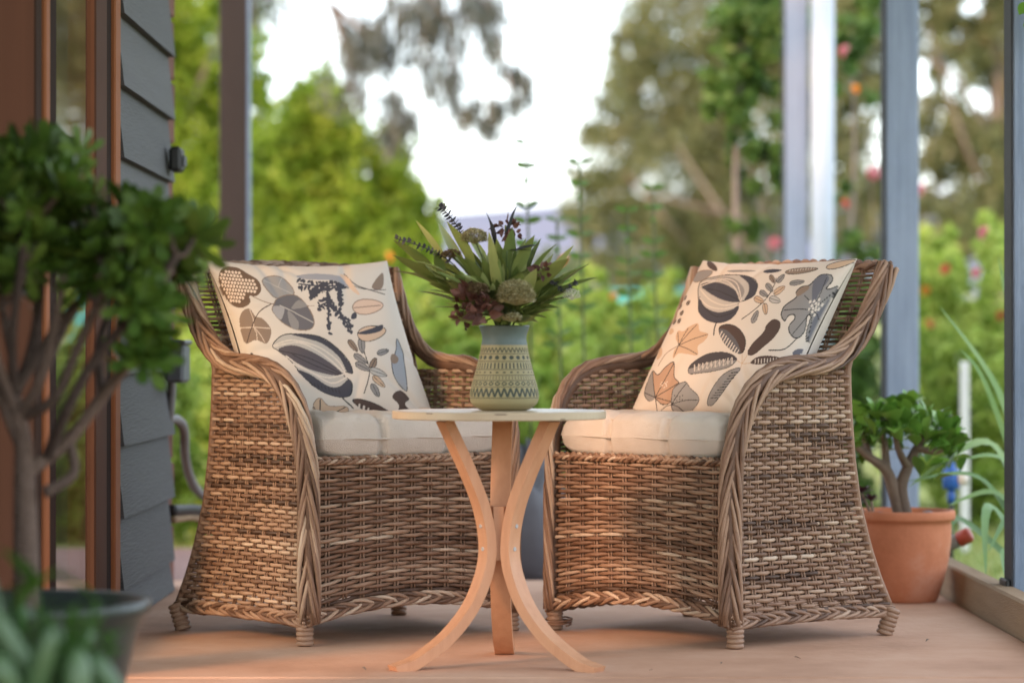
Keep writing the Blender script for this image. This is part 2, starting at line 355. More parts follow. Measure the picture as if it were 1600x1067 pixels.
post(-1.06, 10.3, .10, -.09, 'verandah_post', 'dark brown verandah post with sky light coloured onto its side face', 'post_brown', 'post_pale', 1)  # pale strip puts sky light into the colour of this side
b = MB(); b.tube([(1.36, 12.45, -.09), (1.36, 12.45, 2.45)], .05, 20); tag(b.build('downpipe', M['pipe_white']), 'round white downpipe standing against the pale post', 'downpipe')
roof = empty('verandah_roof', (0, 0, 2.42)); tag(roof, 'unseen verandah roof carried by the painted posts', 'roof')  # unseen roof, its sheet sized to shade the chairs but not the garden
b = MB(); b.box((.16, 5.3, .13), (2.7, 8.0, .02)); b.build('roof_sheet', M['roof'], roof, smooth=False)
for xx in (PX + .05, -1.01):
    b = MB(); b.box((xx, 7.2, .06), (.07, 11.7, .12), bevel=.004); b.build('beam', M['post_brown'], roof, smooth=False)
for yy in np.arange(1.9, 13, 1.1):
    b = MB(); b.box((.095, yy, .075), (2.13, .05, .088), bevel=.003); b.build('rafter', M['post_brown'], roof, smooth=False)

# ================================================================== WICKER CHAIRS
HW = .29
ARM = smooth_path([(0, .05), (0, .16), (0, .28), (.004, .38), (.016, .46), (.05, .54), (.11, .592), (.19, .612), (.28, .617), (.355, .636), (.42, .69), (.47, .765), (.505, .838)], 8)
ARM_Y = np.array([p[0] for p in ARM]); ARM_Z = np.array([p[1] for p in ARM])
def yr(z): return float(np.interp(z, [.04, .12, .2, .3, .4, .5, .6, .66, .75, .86], [.508, .470, .438, .408, .392, .384, .382, .402, .452, .505]))
def xr(z): return float(np.interp(z, [.04, .15, .3, .6, .86], [.31, .297, .288, .28, .282]))
def y_front(z): return float(np.interp(z, ARM_Z[:65], ARM_Y[:65])) if z > .3 else 0.0
def side_x(y, z):
    q = y / yr(z)
    return HW + (xr(z) - HW) * q + .012 * math.sin(math.pi * min(1, max(0, (z - .05) / .56))) * -1 * math.sin(math.pi * q)
def zarch(x): return .072 + .034 * (1 - (x / HW) ** 2)
def strand_tint(): return min(1, max(0, random.gauss(.46, .24)))
def weave_panel(name, parent, surf, nrm, q_of_row, nrows, nst, rad, amp, mt, seg=4, stakes=True, vr=(0, 1)):
    """surf(q, v) -> point; weavers run along q over and under the stakes"""
    b = MB(); tl = strand_tint()
    for r in range(nrows):
        v = vr[0] + (vr[1] - vr[0]) * (r + .5) / nrows
        q0, q1 = q_of_row(v); k0, k1 = q0 * nst, q1 * nst
        n = max(6, int((k1 - k0) * seg)); pts = []; rads = []
        ph = r % 2; j0 = random.uniform(-.1, .1)
        for i in range(n + 1):
            k = k0 + (k1 - k0) * i / n; q = k / nst
            c = math.cos(math.pi * (k + ph)); c = math.copysign(abs(c) ** .8, c)
            p = surf(q, v) + nrm(q, v) * amp * c
            p.z += random.uniform(-.0007, .0007) + .0006 * math.sin(k * .7 + r)
            pts.append(p); rads.append(rad * (1 + .10 * math.sin(k * .31 + r * 2.1 + j0)))
        # long weavers change colour along their length, piece by piece
        i = 0
        while i < n:
            st = random.randint(5, 12) * seg; e = min(n, i + st)
            if n - e < 6: e = n
            b.tube(pts[i:e + 1], rads[i:e + 1], 6, strand_tint(), cap=True); i = e
    if stakes:
        for k in range(nst + 1):
            q = k / nst
            for dq in (-.0042, .0042):
                pts = []
                for i in range(15):
                    v = vr[0] + (vr[1] - vr[0]) * i / 14; q0, q1 = q_of_row(v)
                    if q < q0 - .02 or q > q1 + .02: continue
                    p = surf(min(q1, max(q0, q)), v); t = surf(min(q1, q + .01), v) - surf(max(q0, q - .01), v)
                    if t.length > 1e-6: t.normalize()
                    pts.append(p + t * dq)
                if len(pts) > 2: b.tube(pts, .0026, 5, random.uniform(.25, .6))
    o = b.build(name, mt, parent); tag(o, kind='stuff'); return o
def braid(name, parent, path, normals, width, height, nstr, pitch, rad, mt, core=.0):
    """flat plait of round canes following a path"""
    P = [Vector(p) for p in path]; b = MB(); L = [0]
    for i in range(1, len(P)): L.append(L[-1] + (P[i] - P[i - 1]).length)
    T = [(P[min(i + 1, len(P) - 1)] - P[max(i - 1, 0)]).normalized() for i in range(len(P))]
    N = []
    for i in range(len(P)):
        n = Vector(normals[i]); n = (n - T[i] * n.dot(T[i])).normalized(); N.append(n)
    ns = max(10, int(L[-1] / pitch * 16)); Lr = np.array(L); SS = np.linspace(0, L[-1], ns)
    def itp(arr): return [Vector([float(np.interp(s, Lr, [a[c] for a in arr])) for c in range(3)]) for s in SS]
    p_, t_, n_ = itp(P), itp(T), itp(N)
    for s in range(nstr):
        ph = 2 * math.pi * s / nstr + random.uniform(-.12, .12); pts = []; rr = rad * random.uniform(.88, 1.1); wj = random.uniform(.92, 1.06)
        for i, sl in enumerate(SS):
            th = 2 * math.pi * sl / pitch + ph
            a = t_[i].cross(n_[i]).normalized()
            cx = math.cos(th + .18 * math.sin(sl * 9 + s * 1.7))
            pts.append(p_[i] + a * width * wj * cx + n_[i].normalized() * (height * math.sin(2 * th) - .35 * height * cx * cx * 2))
        i = 0
        while i < ns - 1:
            e = min(ns - 1, i + random.randint(18, 40))
            if ns - 1 - e < 8: e = ns - 1
            b.tube(pts[i:e + 1], rr, 7, strand_tint(), cap=True); i = e
    if core: b.tube([p - n * core * .6 for p, n in zip(p_, n_)], core, 8, .15)
    o = b.build(name, mt, parent); tag(o, kind='stuff'); return o
def wrapped_foot(parent, x, y, lean):
    b = MB(); prof = [(0.0, 0)]
    for i in range(6):
        for a in range(5):
            an = -math.pi / 2 + math.pi * a / 4; prof.append((.0165 + .0035 * math.cos(an), .0012 + i * .0105 + .005 + .005 * math.sin(an)))
    prof.append((.0, .066)); b.lathe(prof, 14, tint=.55); o = b.build('foot', M['wicker'], parent); o.location = (x, y, 0); o.rotation_euler = lean; return o
def make_chair(label):
    e = empty('wicker_armchair', (0, 0, 0)); tag(e, label, 'armchair', 'wicker armchairs either side of the table')
    W = M['wicker']
    # front
    fs = lambda q, v: Vector(((q * 2 - 1) * (HW - .012), .006, zarch((q * 2 - 1) * HW) + (.402 - zarch((q * 2 - 1) * HW)) * v))
    weave_panel('front_weave', e, fs, lambda q, v: Vector((0, -1, 0)), lambda v: (.0, 1.), 34, 12, .0046, .0060, W, seg=6)
    # sides
    for sg in (-1, 1):
        def ss(q, v, sg=sg):
            z = .066 + (.600 - .066) * v; y = q * yr(z); return Vector((sg * side_x(y, z), y, z))
        def sn(q, v, sg=sg): return Vector((sg, .0, 0))
        def sq(v):
            z = .066 + (.600 - .066) * v; return ((y_front(z) + .004) / yr(z), 1.0)
        weave_panel('side_weave', e, ss, sn, sq, 54, 14, .0047, .0058, W, seg=5)
        # corner and arm braid: front foot, up the corner, over the arm, up to the top of the back
        path, nr = [], []
        for (y, z) in ARM:
            t = min(1, max(0, (z - .36) / .22)); out = .004 + .014 * t
            if z > .62: out = .018 + .004 * (z - .62) / .23
            q = min(1, y / .5); bx = HW + (.285 - HW) * min(1, y / .4) + (max(0, z - .62) * .02)
            path.append((sg * (bx + out - .006), y - .004, z)); nr.append((sg * (.75 + .1 * t), -.66 * (1 - t) - .18 * t, .75 * t))
        braid('arm_braid', e, path, nr, .0225, .0085, 14, .62, .0047, W, core=.016)
        # bottom braid of the side
        pth = [(sg * (side_x(u * yr(.06), .06) + .004), u * yr(.06), .056 + .005 * math.sin(math.pi * u)) for u in np.linspace(-.01, 1.02, 14)]
        braid('base_braid', e, pth, [(sg, 0, .3)] * 14, .0120, .006, 6, .19, .0047, W, core=.008)
        wrapped_foot(e, sg * (HW - .005), .014, (0, 0, 0)); wrapped_foot(e, sg * (xr(.05) - .004), .483, (R(-16), sg * R(10), 0))
        # rear corner cane that the weavers turn round
        b = MB(); b.tube([(sg * (xr(z) + .001), yr(z) + .004, z) for z in np.linspace(.06, .84, 24)], .008, 8, .45); b.build('rear_upright', W, e)
    # base and top front braids
    xs_ = np.linspace(-1.0, 1.0, 21)
    braid('base_braid', e, [(x * (HW + .002), -.004, zarch(x * HW) - .014) for x in xs_], [(0, -1, .25)] * 21, .0120, .006, 6, .19, .0047, W, core=.008)
    braid('seat_edge', e, [(x * (HW - .02), -.003, .404) for x in xs_], [(0, -.8, .6)] * 21, .0065, .004, 4, .075, .0042, W)
    # back: one woven sheet from floor to top rail
    bs = lambda q, v: Vector(((q * 2 - 1) * xr(.07 + .77 * v), yr(.07 + .77 * v) + .018 * math.sin(math.pi * q), .07 + .77 * v))
    weave_panel('back_weave', e, bs, lambda q, v: Vector((0, 1, 0)), lambda v: (0., 1.), 72, 13, .0041, .0055, W, seg=4)
    braid('top_rail', e, [(x * .298, yr(.86) + .018 * math.cos(x * math.pi / 2) - .004, 0.842 + .004 * math.cos(x * 3)) for x in xs_], [(0, -.35, .94)] * 21, .016, .007, 7, .2, .005, W, core=.011)
    b = MB(); b.box((0, .198, .245), (.535, .34, .29), bevel=.01); b.build('gap_shade_box', M['gap_shade'], e, smooth=False)  # dark box added inside so gaps in the weave look shaded
    return e
P_R = Vector((.475, 6.13, 0)); TH_R = R(-47.7); P_L = Vector((-.4466, 6.183, 0)); TH_L = R(38)
chair_r = make_chair('greyish wicker armchair standing beside the terracotta pot')
chair_r.location = P_R - HW * Vector((math.cos(TH_R), math.sin(TH_R), 0)); chair_r.rotation_euler.z = TH_R
chair_l = dup(chair_r); chair_l['label'] = 'orange-lit wicker armchair standing beside the weatherboard wall'
chair_l.location = P_L + HW * Vector((math.cos(TH_L), math.sin(TH_L), 0)); chair_l.rotation_euler.z = TH_L
# loose end of cane curling round the inner front foot of the right chair
b = MB(); b.tube([(-HW + .01 + .036 * math.cos(a) * (1 + .05 * a / 6), .012 + .036 * math.sin(a), .012 + .006 * a / 6.28 + .002 * math.sin(a)) for a in np.linspace(0, 15, 60)], .0022, 6, .3); b.build('loose_cane', M['wicker'], chair_r)

def seat_cushion(chair, label, seed):
    rnd = np.random.default_rng(seed); n = 90; u = np.linspace(-1, 1, n); U, Vv = np.meshgrid(u, u)
    sx, sy, th = .262, .214, .060
    tuft = np.zeros_like(U)
    for a in (-.36, .36):
        for c in (-.36, .36):
            d2 = (U - a) ** 2 + (Vv - c) ** 2; tuft += np.exp(-d2 / .018) + .35 * np.exp(-d2 / .12)
    crease = sum(np.exp(-((U - a) / .035) ** 2) for a in (-.36, .36)) * np.clip(-Vv - .2, 0, 1)
    wr = sum(rnd.uniform(.3, 1) * np.sin(U * rnd.uniform(4, 16) + Vv * rnd.uniform(-14, 14) + rnd.uniform(0, 6)) for _ in range(10)) / 10
    wr2 = sum(np.sin(U * rnd.uniform(-40, 40) + Vv * rnd.uniform(-30, 30) + rnd.uniform(0, 6)) for _ in range(10)) / 4
    e_ = np.clip(1 - np.abs(U) ** 9, 0, 1) ** .33 * np.clip(1 - np.abs(Vv) ** 9, 0, 1) ** .33
    h = th * e_ * (1 - .42 * np.clip(tuft, 0, 1.2) + .16 * wr + .05 * wr2 - .22 * crease)
    bulge = 1 + .015 * np.sin(U * 9) * np.sin(Vv * 7)
    XX = U * sx * (1 - .05 * Vv ** 4) * bulge; YY = Vv * sy * (1 - .05 * U ** 4) * bulge - .016 * crease * -1 * (np.abs(Vv) > .93)
    top = np.c_[XX.ravel(), YY.ravel(), h.ravel()]; bot = np.c_[XX.ravel(), YY.ravel(), -.86 * (th * e_ * (1 + .05 * wr - .1 * crease)).ravel()]
    ii = np.arange(n * n).reshape(n, n); q = np.c_[ii[:-1, :-1].ravel(), ii[:-1, 1:].ravel(), ii[1:, 1:].ravel(), ii[1:, :-1].ravel()]
    o = np_mesh('seat_cushion', np.r_[top, bot], np.r_[q, q[:, ::-1] + n * n], M['cream'], smooth=True)
    tag(o, label, 'cushion', 'cream seat cushions')
    b = MB(); lp = []
    for a in np.linspace(0, 2 * math.pi, 90):
        c, s_ = math.cos(a), math.sin(a); k = 1 / (abs(c) ** 8 + abs(s_) ** 8) ** (1 / 8)
        lp.append((c * k * sx * .992, s_ * k * sy * .992, .001 * math.sin(a * 11)))
    b.tube(lp, .0026, 6); b.build('piping', M['cream'], o)
    o.matrix_world = Matrix.Translation(chair.location) @ Matrix.Rotation(chair.rotation_euler.z, 4, 'Z') @ Matrix.Translation((0, .205, .449))
    return o
seat_cushion(chair_r, 'tufted cream seat cushion on the greyish chair beside the terracotta pot', 1)
seat_cushion(chair_l, 'tufted cream seat cushion on the orange-lit chair beside the wall', 2)

# ------------------------------------------------------------------ printed pillows
SLATE, GREY, LGREY, TAUPE, BROWN, TAN = (.055, .055, .068), (.22, .21, .205), (.38, .36, .33), (.21, .155, .12), (.075, .052, .045), (.46, .33, .23)
CREAM = (.54, .485, .425); INK = (.035, .034, .036)
class Print:
    def __init__(s, P): s.P = P; s.c = np.tile(np.array(CREAM), (len(P), 1))
    def box(s, a, m):
        lo, hi = a.min(0) - m, a.max(0) + m; return np.where(((s.P >= lo) & (s.P <= hi)).all(1))[0]
    def inside(s, pts):
        a = np.array(pts); idx = s.box(a, 1); p = s.P[idx]; r = np.zeros(len(idx), bool); j = len(a) - 1
        for i in range(len(a)):
            yi, yj = a[i, 1], a[j, 1]; c = (yi > p[:, 1]) != (yj > p[:, 1])
            if yi != yj: r ^= c & (p[:, 0] < (a[j, 0] - a[i, 0]) * (p[:, 1] - yi) / (yj - yi) + a[i, 0])
            j = i
        return idx[r]
    def fill(s, pts, col, line=None, lw=4, sm=True):
        q = smooth_path(pts, 5, True) if sm else pts
        s.c[s.inside(q)] = col
        if line is not None: s.stroke(list(q) + [q[0]], lw, line, False)
    def stroke(s, pts, wd, col, sm=True):
        a = np.array(smooth_path(pts, 6) if sm and len(pts) > 2 else pts, float); idx = s.box(a, wd); p = s.P[idx]; d = np.full(len(idx), 1e9)
        for i in range(len(a) - 1):
            e = a[i + 1] - a[i]; L = max(1e-9, (e * e).sum()); t = np.clip(((p - a[i]) @ e) / L, 0, 1)
            d = np.minimum(d, np.hypot(*(p - a[i] - t[:, None] * e).T))
        s.c[idx[d < wd / 2]] = col
    def ell(s, x, y, a, b, ang, col, line=None, lw=4, vein=None):
        c, n = math.cos(R(ang)), math.sin(R(ang)); pts = []
        for k in range(20):
            t = 2 * math.pi * k / 20; px, py = a * math.cos(t), b * math.sin(t) * (1 - .25 * math.cos(t)); pts.append((x + c * px - n * py, y + n * px + c * py))
        s.fill(pts, col, line, lw, False)
        if vein is not None: s.stroke([(x - c * a * .9, y - n * a * .9), (x + c * a * .8, y + n * a * .8)], lw, vein)
    def hatch(s, p0, p1, d, n, wd, col):
        for k in range(n):
            t = (k + .5) / n; x, y = p0[0] + (p1[0] - p0[0]) * t, p0[1] + (p1[1] - p0[1]) * t; s.stroke([(x, y), (x + d[0], y + d[1])], wd, col)
def print_right(p):
    pod = [(415, 208), (520, 165), (640, 155), (750, 172), (798, 220), (785, 285), (735, 315), (690, 330), (690, 375), (650, 425), (580, 445), (500, 430), (440, 385), (425, 330)]
    p.fill(pod, LGREY, INK, 5)
    p.fill([(680, 162), (750, 174), (797, 225), (785, 285), (725, 314), (745, 265), (735, 210)], SLATE)
    p.fill([(425, 218), (520, 200), (620, 232), (680, 278), (696, 325), (600, 318), (500, 275)], SLATE)
    p.fill([(425, 290), (470, 350), (560, 385), (650, 370), (690, 345), (690, 378), (650, 428), (580, 446), (500, 430), (440, 385)], SLATE)
    p.fill([(470, 185), (570, 168), (650, 185), (715, 250), (700, 300), (650, 230), (560, 195)], GREY)
    for k in ([(420, 210), (560, 180), (660, 210), (705, 320)], [(425, 225), (560, 190), (640, 225), (700, 322)], [(425, 245), (500, 310), (600, 345), (690, 330)], [(430, 300), (500, 350), (600, 365), (690, 345)]): p.stroke(k, 6, CREAM)
    for k in ([(440, 240), (540, 255), (690, 315)], [(450, 340), (560, 410), (680, 380)]): p.stroke(k, 4, INK)
    p.stroke([(562, 445), (555, 480), (557, 515)], 8, INK)
    p.stroke([(725, 425), (800, 370), (870, 300), (910, 215), (915, 180)], 5, INK)
    for x, y, a, g, c in ((890, 185, 30, 60, TAUPE), (945, 182, 34, -50, GREY), (878, 240, 34, 45, GREY), (945, 255, 40, -35, TAN), (845, 277, 32, 30, GREY), (925, 312, 40, 15, LGREY), (820, 314, 36, 20, TAN), (870, 365, 34, 70, TAN), (810, 410, 38, -70, GREY)): p.ell(x, y, a, a * .48, g, c, INK, 3, INK)
    p.ell(1055, 208, 50, 16, -8, GREY, INK, 3, INK)
    fl = [(985, 380), (1000, 345), (1050, 310), (1070, 290), (1060, 265), (1090, 235), (1140, 225), (1165, 200), (1200, 165), (1240, 158), (1280, 165), (1297, 195), (1270, 240), (1300, 242), (1350, 225), (1345, 280), (1310, 330), (1290, 420), (1250, 500), (1222, 540), (1205, 480), (1210, 400), (1180, 400), (1190, 460), (1170, 510), (1120, 522), (1070, 490), (1060, 455), (1088, 420), (1080, 395), (1040, 400), (1020, 430), (990, 405)]
    p.fill(fl, GREY, INK, 7)
    p.fill([(1165, 205), (1200, 168), (1240, 160), (1270, 190), (1230, 260), (1212, 330), (1180, 290)], (.12, .12, .14)); p.fill([(1060, 270), (1090, 238), (1138, 228), (1140, 250), (1080, 290)], TAUPE)
    p.fill([(1240, 400), (1290, 330), (1320, 300), (1300, 400), (1250, 500), (1225, 530)], (.13, .13, .15))
    for q in ((1000, 370), (1125, 285), (1250, 180), (1340, 250), (1280, 420), (1100, 500), (1225, 520)): p.stroke([(1210, 365), ((1210 + q[0]) / 2 + 8, (365 + q[1]) / 2 - 6), q], 5, INK)
    for k in range(14):
        a = k * 2.4; r_ = 14 + 4.2 * k; p.ell(1222 + r_ * math.cos(a) * .8, 345 + r_ * math.sin(a) * .8, 9, 9, 0, CREAM)
    p.stroke([(945, 595), (1060, 585), (1140, 525)], 7, INK); p.fill([(1130, 600), (1170, 580), (1210, 585), (1180, 620), (1145, 625)], (.12, .12, .14))
    p.fill([(585, 475), (640, 455), (710, 475), (765, 530), (776, 580), (760, 615), (700, 604), (620, 545)], BROWN, INK, 5)
    p.fill([(588, 485), (640, 490), (710, 545), (752, 612), (700, 604), (625, 548)], (.10, .10, .11)); p.hatch((600, 490), (745, 605), (-14, 30), 9, 7, CREAM)
    p.fill([(800, 600), (830, 550), (880, 500), (900, 450), (940, 422), (985, 435), (995, 475), (960, 530), (900, 580), (850, 620), (810, 627)], BROWN)
    p.fill([(420, 710), (450, 670), (530, 625), (620, 612), (700, 625), (732, 655), (690, 695), (600, 720), (500, 735), (435, 740)], GREY, INK, 4)
    p.fill([(420, 710), (450, 670), (530, 625), (620, 612), (700, 625), (732, 655), (600, 660), (480, 695)], (.06, .055, .06)); p.hatch((445, 690), (715, 640), (6, 34), 10, 7, CREAM); p.hatch((470, 725), (690, 680), (16, -40), 12, 5, LGREY)
    p.fill([(575, 930), (590, 850), (640, 760), (700, 715), (770, 700), (720, 770), (660, 870), (610, 940)], GREY, INK, 4); p.hatch((590, 900), (720, 720), (44, -6), 10, 5, INK)
    p.fill([(830, 670), (870, 635), (950, 625), (1040, 635), (1000, 655), (900, 675)], BROWN); p.hatch((850, 650), (1020, 635), (3, 20), 8, 6, CREAM)
    for q in ((735, 655), (765, 620), (800, 625), (830, 670), (770, 700)): p.stroke([(775, 675), q], 4, TAN)
    p.fill([(300, 530), (310, 490), (350, 492), (380, 468), (440, 448), (460, 490), (520, 510), (500, 550), (462, 580), (470, 630), (400, 625), (340, 620), (305, 650), (305, 600), (330, 575)], TAN)
    for q in ((310, 500), (435, 455), (515, 512), (465, 625), (310, 640), (380, 475)): p.stroke([(330, 575), ((330 + q[0]) / 2, (575 + q[1]) / 2 - 5), q], 4, INK)
    p.stroke([(330, 575), (250, 620), (205, 690)], 5, TAUPE)
    p.fill([(215, 890), (180, 905), (135, 850), (150, 760), (170, 720), (215, 745), (260, 700), (315, 672), (332, 760), (370, 800), (332, 860), (330, 920), (270, 932)], (.36, .24, .17), INK, 5)
    p.fill([(215, 888), (180, 903), (137, 850), (152, 760), (168, 728), (190, 800)], GREY)
    for q in ((315, 680), (365, 800), (170, 725), (140, 850), (325, 915)): p.stroke([(218, 885), q], 5, INK)
    for k in range(12): p.ell(265 + 22 * math.cos(k * 2.4), 800 + 3.2 * k - 10, 4, 4, 0, CREAM)
    p.fill([(330, 870), (345, 822), (410, 790), (450, 830), (512, 880), (512, 930), (465, 985), (400, 995), (340, 962)], (.24, .24, .24), INK, 4)
    for q in ((420, 800), (508, 905), (430, 990), (345, 930)): p.stroke([(335, 935), ((335 + q[0]) / 2, (935 + q[1]) / 2 - 8), q], 5, INK)
    for k in range(8): p.ell(350 + 18 * (k % 4), 880 + 24 * (k // 4) + 4 * (k % 3), 4, 4, 0, INK)
    p.stroke([(220, 890), (240, 960), (260, 1000)], 5, INK); p.stroke([(255, 985), (300, 945), (350, 940)], 5, INK)
    for x, y in ((318, 292), (352, 325), (290, 345), (315, 385), (265, 435), (305, 430), (255, 385), (280, 300)): p.ell(x, y, 18, 12, -50, INK, None, 3, TAN)
    p.ell(258, 492, 20, 18, 0, TAN); p.ell(195, 620, 22, 36, 10, TAN)
    p.ell(1320, 95, 90, 22, -12, TAN, INK, 5); p.ell(1075, 130, 105, 20, -6, TAUPE, INK, 4); p.hatch((990, 135), (1160, 120), (4, -12), 10, 4, CREAM)
    p.ell(890, 130, 60, 14, -5, SLATE); p.ell(690, 128, 95, 9, 0, GREY); p.ell(430, 155, 75, 32, -20, GREY, TAUPE, 5); p.ell(500, 92, 45, 24, 45, BROWN)
    p.fill([(-10, 960), (40, 925), (115, 960), (128, 1000), (-10, 1000)], BROWN)
    for k in range(10): p.ell(20 + 10 * k, 960 + 9 * (k % 3), 4, 4, 0, CREAM)
def print_left(p):
    p.fill([(105, 180), (150, 115), (230, 106), (300, 138), (365, 175), (382, 230), (350, 262), (305, 265), (305, 300), (250, 330), (180, 327), (130, 290), (105, 240)], (.13, .085, .06))
    for j in range(9):
        for i in range(12):
            x, y = 122 + i * 21 + (j % 2) * 10, 138 + j * 20
            if (x - 200) ** 2 / 85 ** 2 + (y - 215) ** 2 / 100 ** 2 < 1 or (x - 320) ** 2 / 42 ** 2 + (y - 205) ** 2 / 42 ** 2 < 1: p.ell(x, y, 8.5, 8.5, 0, (.62, .5, .4))
    p.fill([(205, 450), (210, 390), (250, 345), (300, 335), (335, 372), (380, 380), (430, 425), (430, 470), (395, 512), (340, 500), (300, 503), (245, 522), (215, 500)], TAUPE)
    for q in ((210, 440), (300, 340), (425, 430), (385, 505), (330, 500)): p.stroke([(315, 430), ((315 + q[0]) / 2 + 8, (430 + q[1]) / 2), q], 5, (.55, .46, .38))
    p.stroke([(245, 518), (300, 430), (360, 350), (440, 300)], 6, BROWN); p.stroke([(320, 262), (380, 285), (440, 298), (480, 290)], 5, TAUPE); p.stroke([(480, 290), (600, 300), (690, 297)], 3, TAUPE)
    p.fill([(388, 180), (420, 145), (490, 143), (550, 190), (573, 232), (540, 262), (470, 266), (433, 240)], (.26, .25, .245), TAUPE, 5); p.stroke([(395, 170), (480, 205), (565, 240)], 4, LGREY); p.stroke([(480, 205), (500, 150)], 4, LGREY)
    p.fill([(448, 320), (480, 266), (570, 243), (640, 288), (692, 370), (672, 420), (590, 427), (510, 395), (460, 350)], (.12, .115, .125), TAUPE, 5)
    p.fill([(450, 318), (475, 308), (520, 320), (500, 380), (460, 350)], (.3, .29, .29)); p.fill([(540, 330), (600, 380), (600, 425), (560, 415)], GREY); p.fill([(600, 270), (650, 300), (560, 320)], GREY); p.stroke([(490, 305), (560, 330), (688, 385)], 5, LGREY)
    rnd = random.Random(5)   # ferny dark sprig
    for br in ([(870, 170), (800, 180), (720, 185), (600, 180)], [(740, 190), (700, 215), (665, 240)], [(760, 190), (770, 280), (775, 420)], [(770, 270), (720, 295)], [(775, 270), (840, 340), (890, 410)], [(820, 180), (830, 220), (840, 270)]):
        pts = smooth_path(br, 6); p.stroke(br, 9, SLATE)
        for i, q in enumerate(pts):
            for sg in (-1, 1): p.ell(q[0] + rnd.uniform(-6, 6), q[1] + sg * rnd.uniform(10, 24), rnd.uniform(9, 19), rnd.uniform(5, 10), rnd.uniform(0, 180), SLATE)
    p.ell(908, 340, 14, 20, 30, SLATE); p.fill([(580, 130), (700, 110), (840, 125), (880, 190), (800, 150), (640, 150)], (.28, .28, .3))
    pod = [(435, 522), (500, 465), (600, 450), (720, 458), (800, 508), (862, 580), (877, 642), (850, 642), (825, 636), (830, 662), (867, 700), (850, 772), (790, 786), (700, 752), (620, 682), (570, 620), (530, 580), (470, 545)]
    p.fill(pod, LGREY, INK, 5)
    p.fill([(560, 455), (640, 452), (720, 460), (800, 510), (865, 590), (876, 642), (848, 640), (810, 560), (730, 495), (640, 470)], SLATE)
    p.fill([(470, 540), (560, 512), (650, 532), (740, 580), (822, 652), (760, 660), (640, 630), (550, 585)], (.085, .075, .085))
    p.fill([(580, 640), (650, 660), (740, 722), (800, 722), (850, 680), (866, 702), (850, 770), (790, 785), (700, 750), (620, 682)], SLATE)
    for k in ([(440, 520), (560, 485), (700, 510), (800, 580), (835, 640)], [(445, 525), (600, 495), (720, 545), (825, 640)], [(520, 570), (640, 640), (740, 675), (825, 655)], [(560, 610), (660, 650), (760, 705), (840, 670)]): p.stroke(k, 8, CREAM)
    for k in ([(480, 545), (640, 570), (815, 652)], [(560, 560), (700, 620), (800, 655)]): p.stroke(k, 4, INK)
    for k in range(9): p.stroke([(650 + 18 * k, 705 + 5 * k), (655 + 18 * k, 722 + 5 * k)], 4, INK)
    p.stroke([(808, 788), (850, 855)], 8, INK)
    p.stroke([(925, 757), (968, 640), (960, 560), (945, 500)], 5, INK)
    for x, y, a, g, c in ((895, 497, 36, 55, TAUPE), (942, 495, 40, 90, GREY), (928, 565, 40, 35, GREY), (995, 585, 34, -60, TAUPE), (935, 607, 42, 25, GREY), (1012, 635, 44, 20, LGREY), (1050, 523, 32, -20, GREY), (1010, 685, 40, 50, TAN), (985, 737, 40, 75, GREY)): p.ell(x, y, a, a * .45, g, c, INK, 3, INK)
    p.ell(985, 285, 86, 40, -8, (.55, .40, .31), TAUPE, 5, TAUPE); p.ell(1000, 425, 78, 38, -15, (.5, .36, .26), INK, 4); p.fill([(925, 430), (1000, 400), (1058, 378), (1050, 410), (980, 432)], SLATE)
    p.fill([(1005, 175), (1060, 95), (1072, 160), (1050, 190)], TAUPE); p.stroke([(840, 105), (920, 170), (1020, 200), (1080, 215)], 5, INK); p.stroke([(870, 160), (960, 190), (1085, 190)], 4, INK); p.fill([(820, 110), (870, 130), (940, 220), (900, 205)], (.6, .42, .3))
    p.fill([(1090, 560), (1110, 530), (1130, 450), (1150, 520), (1155, 640), (1145, 730), (1110, 700), (1090, 640)], (.26, .28, .31), INK, 4); p.ell(1105, 558, 20, 26, 0, TAUPE)
    p.fill([(640, 900), (650, 830), (690, 793), (730, 842), (817, 845), (815, 900), (800, 992), (700, 992), (645, 950)], TAN, TAUPE, 4)
    for q in ((690, 800), (812, 850), (805, 910), (650, 850), (790, 985), (690, 985)): p.stroke([(655, 940), ((655 + q[0]) / 2 + 5, (940 + q[1]) / 2), q], 5, INK)
    p.fill([(855, 808), (900, 795), (980, 825), (1050, 888), (1062, 932), (1000, 930), (920, 880)], BROWN, INK, 5); p.hatch((880, 822), (1040, 920), (-8, 26), 8, 9, CREAM)
    p.fill([(1065, 770), (1105, 730), (1145, 770), (1122, 812), (1145, 860), (1100, 926), (1070, 880), (1090, 820)], BROWN)
    p.fill([(855, 1000), (920, 950), (1000, 940), (1052, 975), (1045, 1002)], BROWN); p.hatch((880, 985), (1030, 965), (2, 22), 8, 8, CREAM)
    p.fill([(1140, 925), (1190, 868), (1242, 878), (1245, 935)], BROWN); p.hatch((1160, 900), (1235, 890), (6, 26), 5, 6, TAN); p.stroke([(1060, 960), (1110, 930), (1160, 935)], 5, TAN)
    for x, y, r_ in ((228, 612, 15), (280, 590, 21), (378, 620, 26), (482, 662, 26)): p.ell(x, y, r_, r_, 0, (.05, .04, .035)); p.stroke([(x - r_ * .5, y + r_ * .4), (x, y), (x + r_ * .3, y - r_ * .6)], 3, TAN); p.stroke([(x, y), (x + r_ * .6, y + r_ * .3)], 3, TAN)
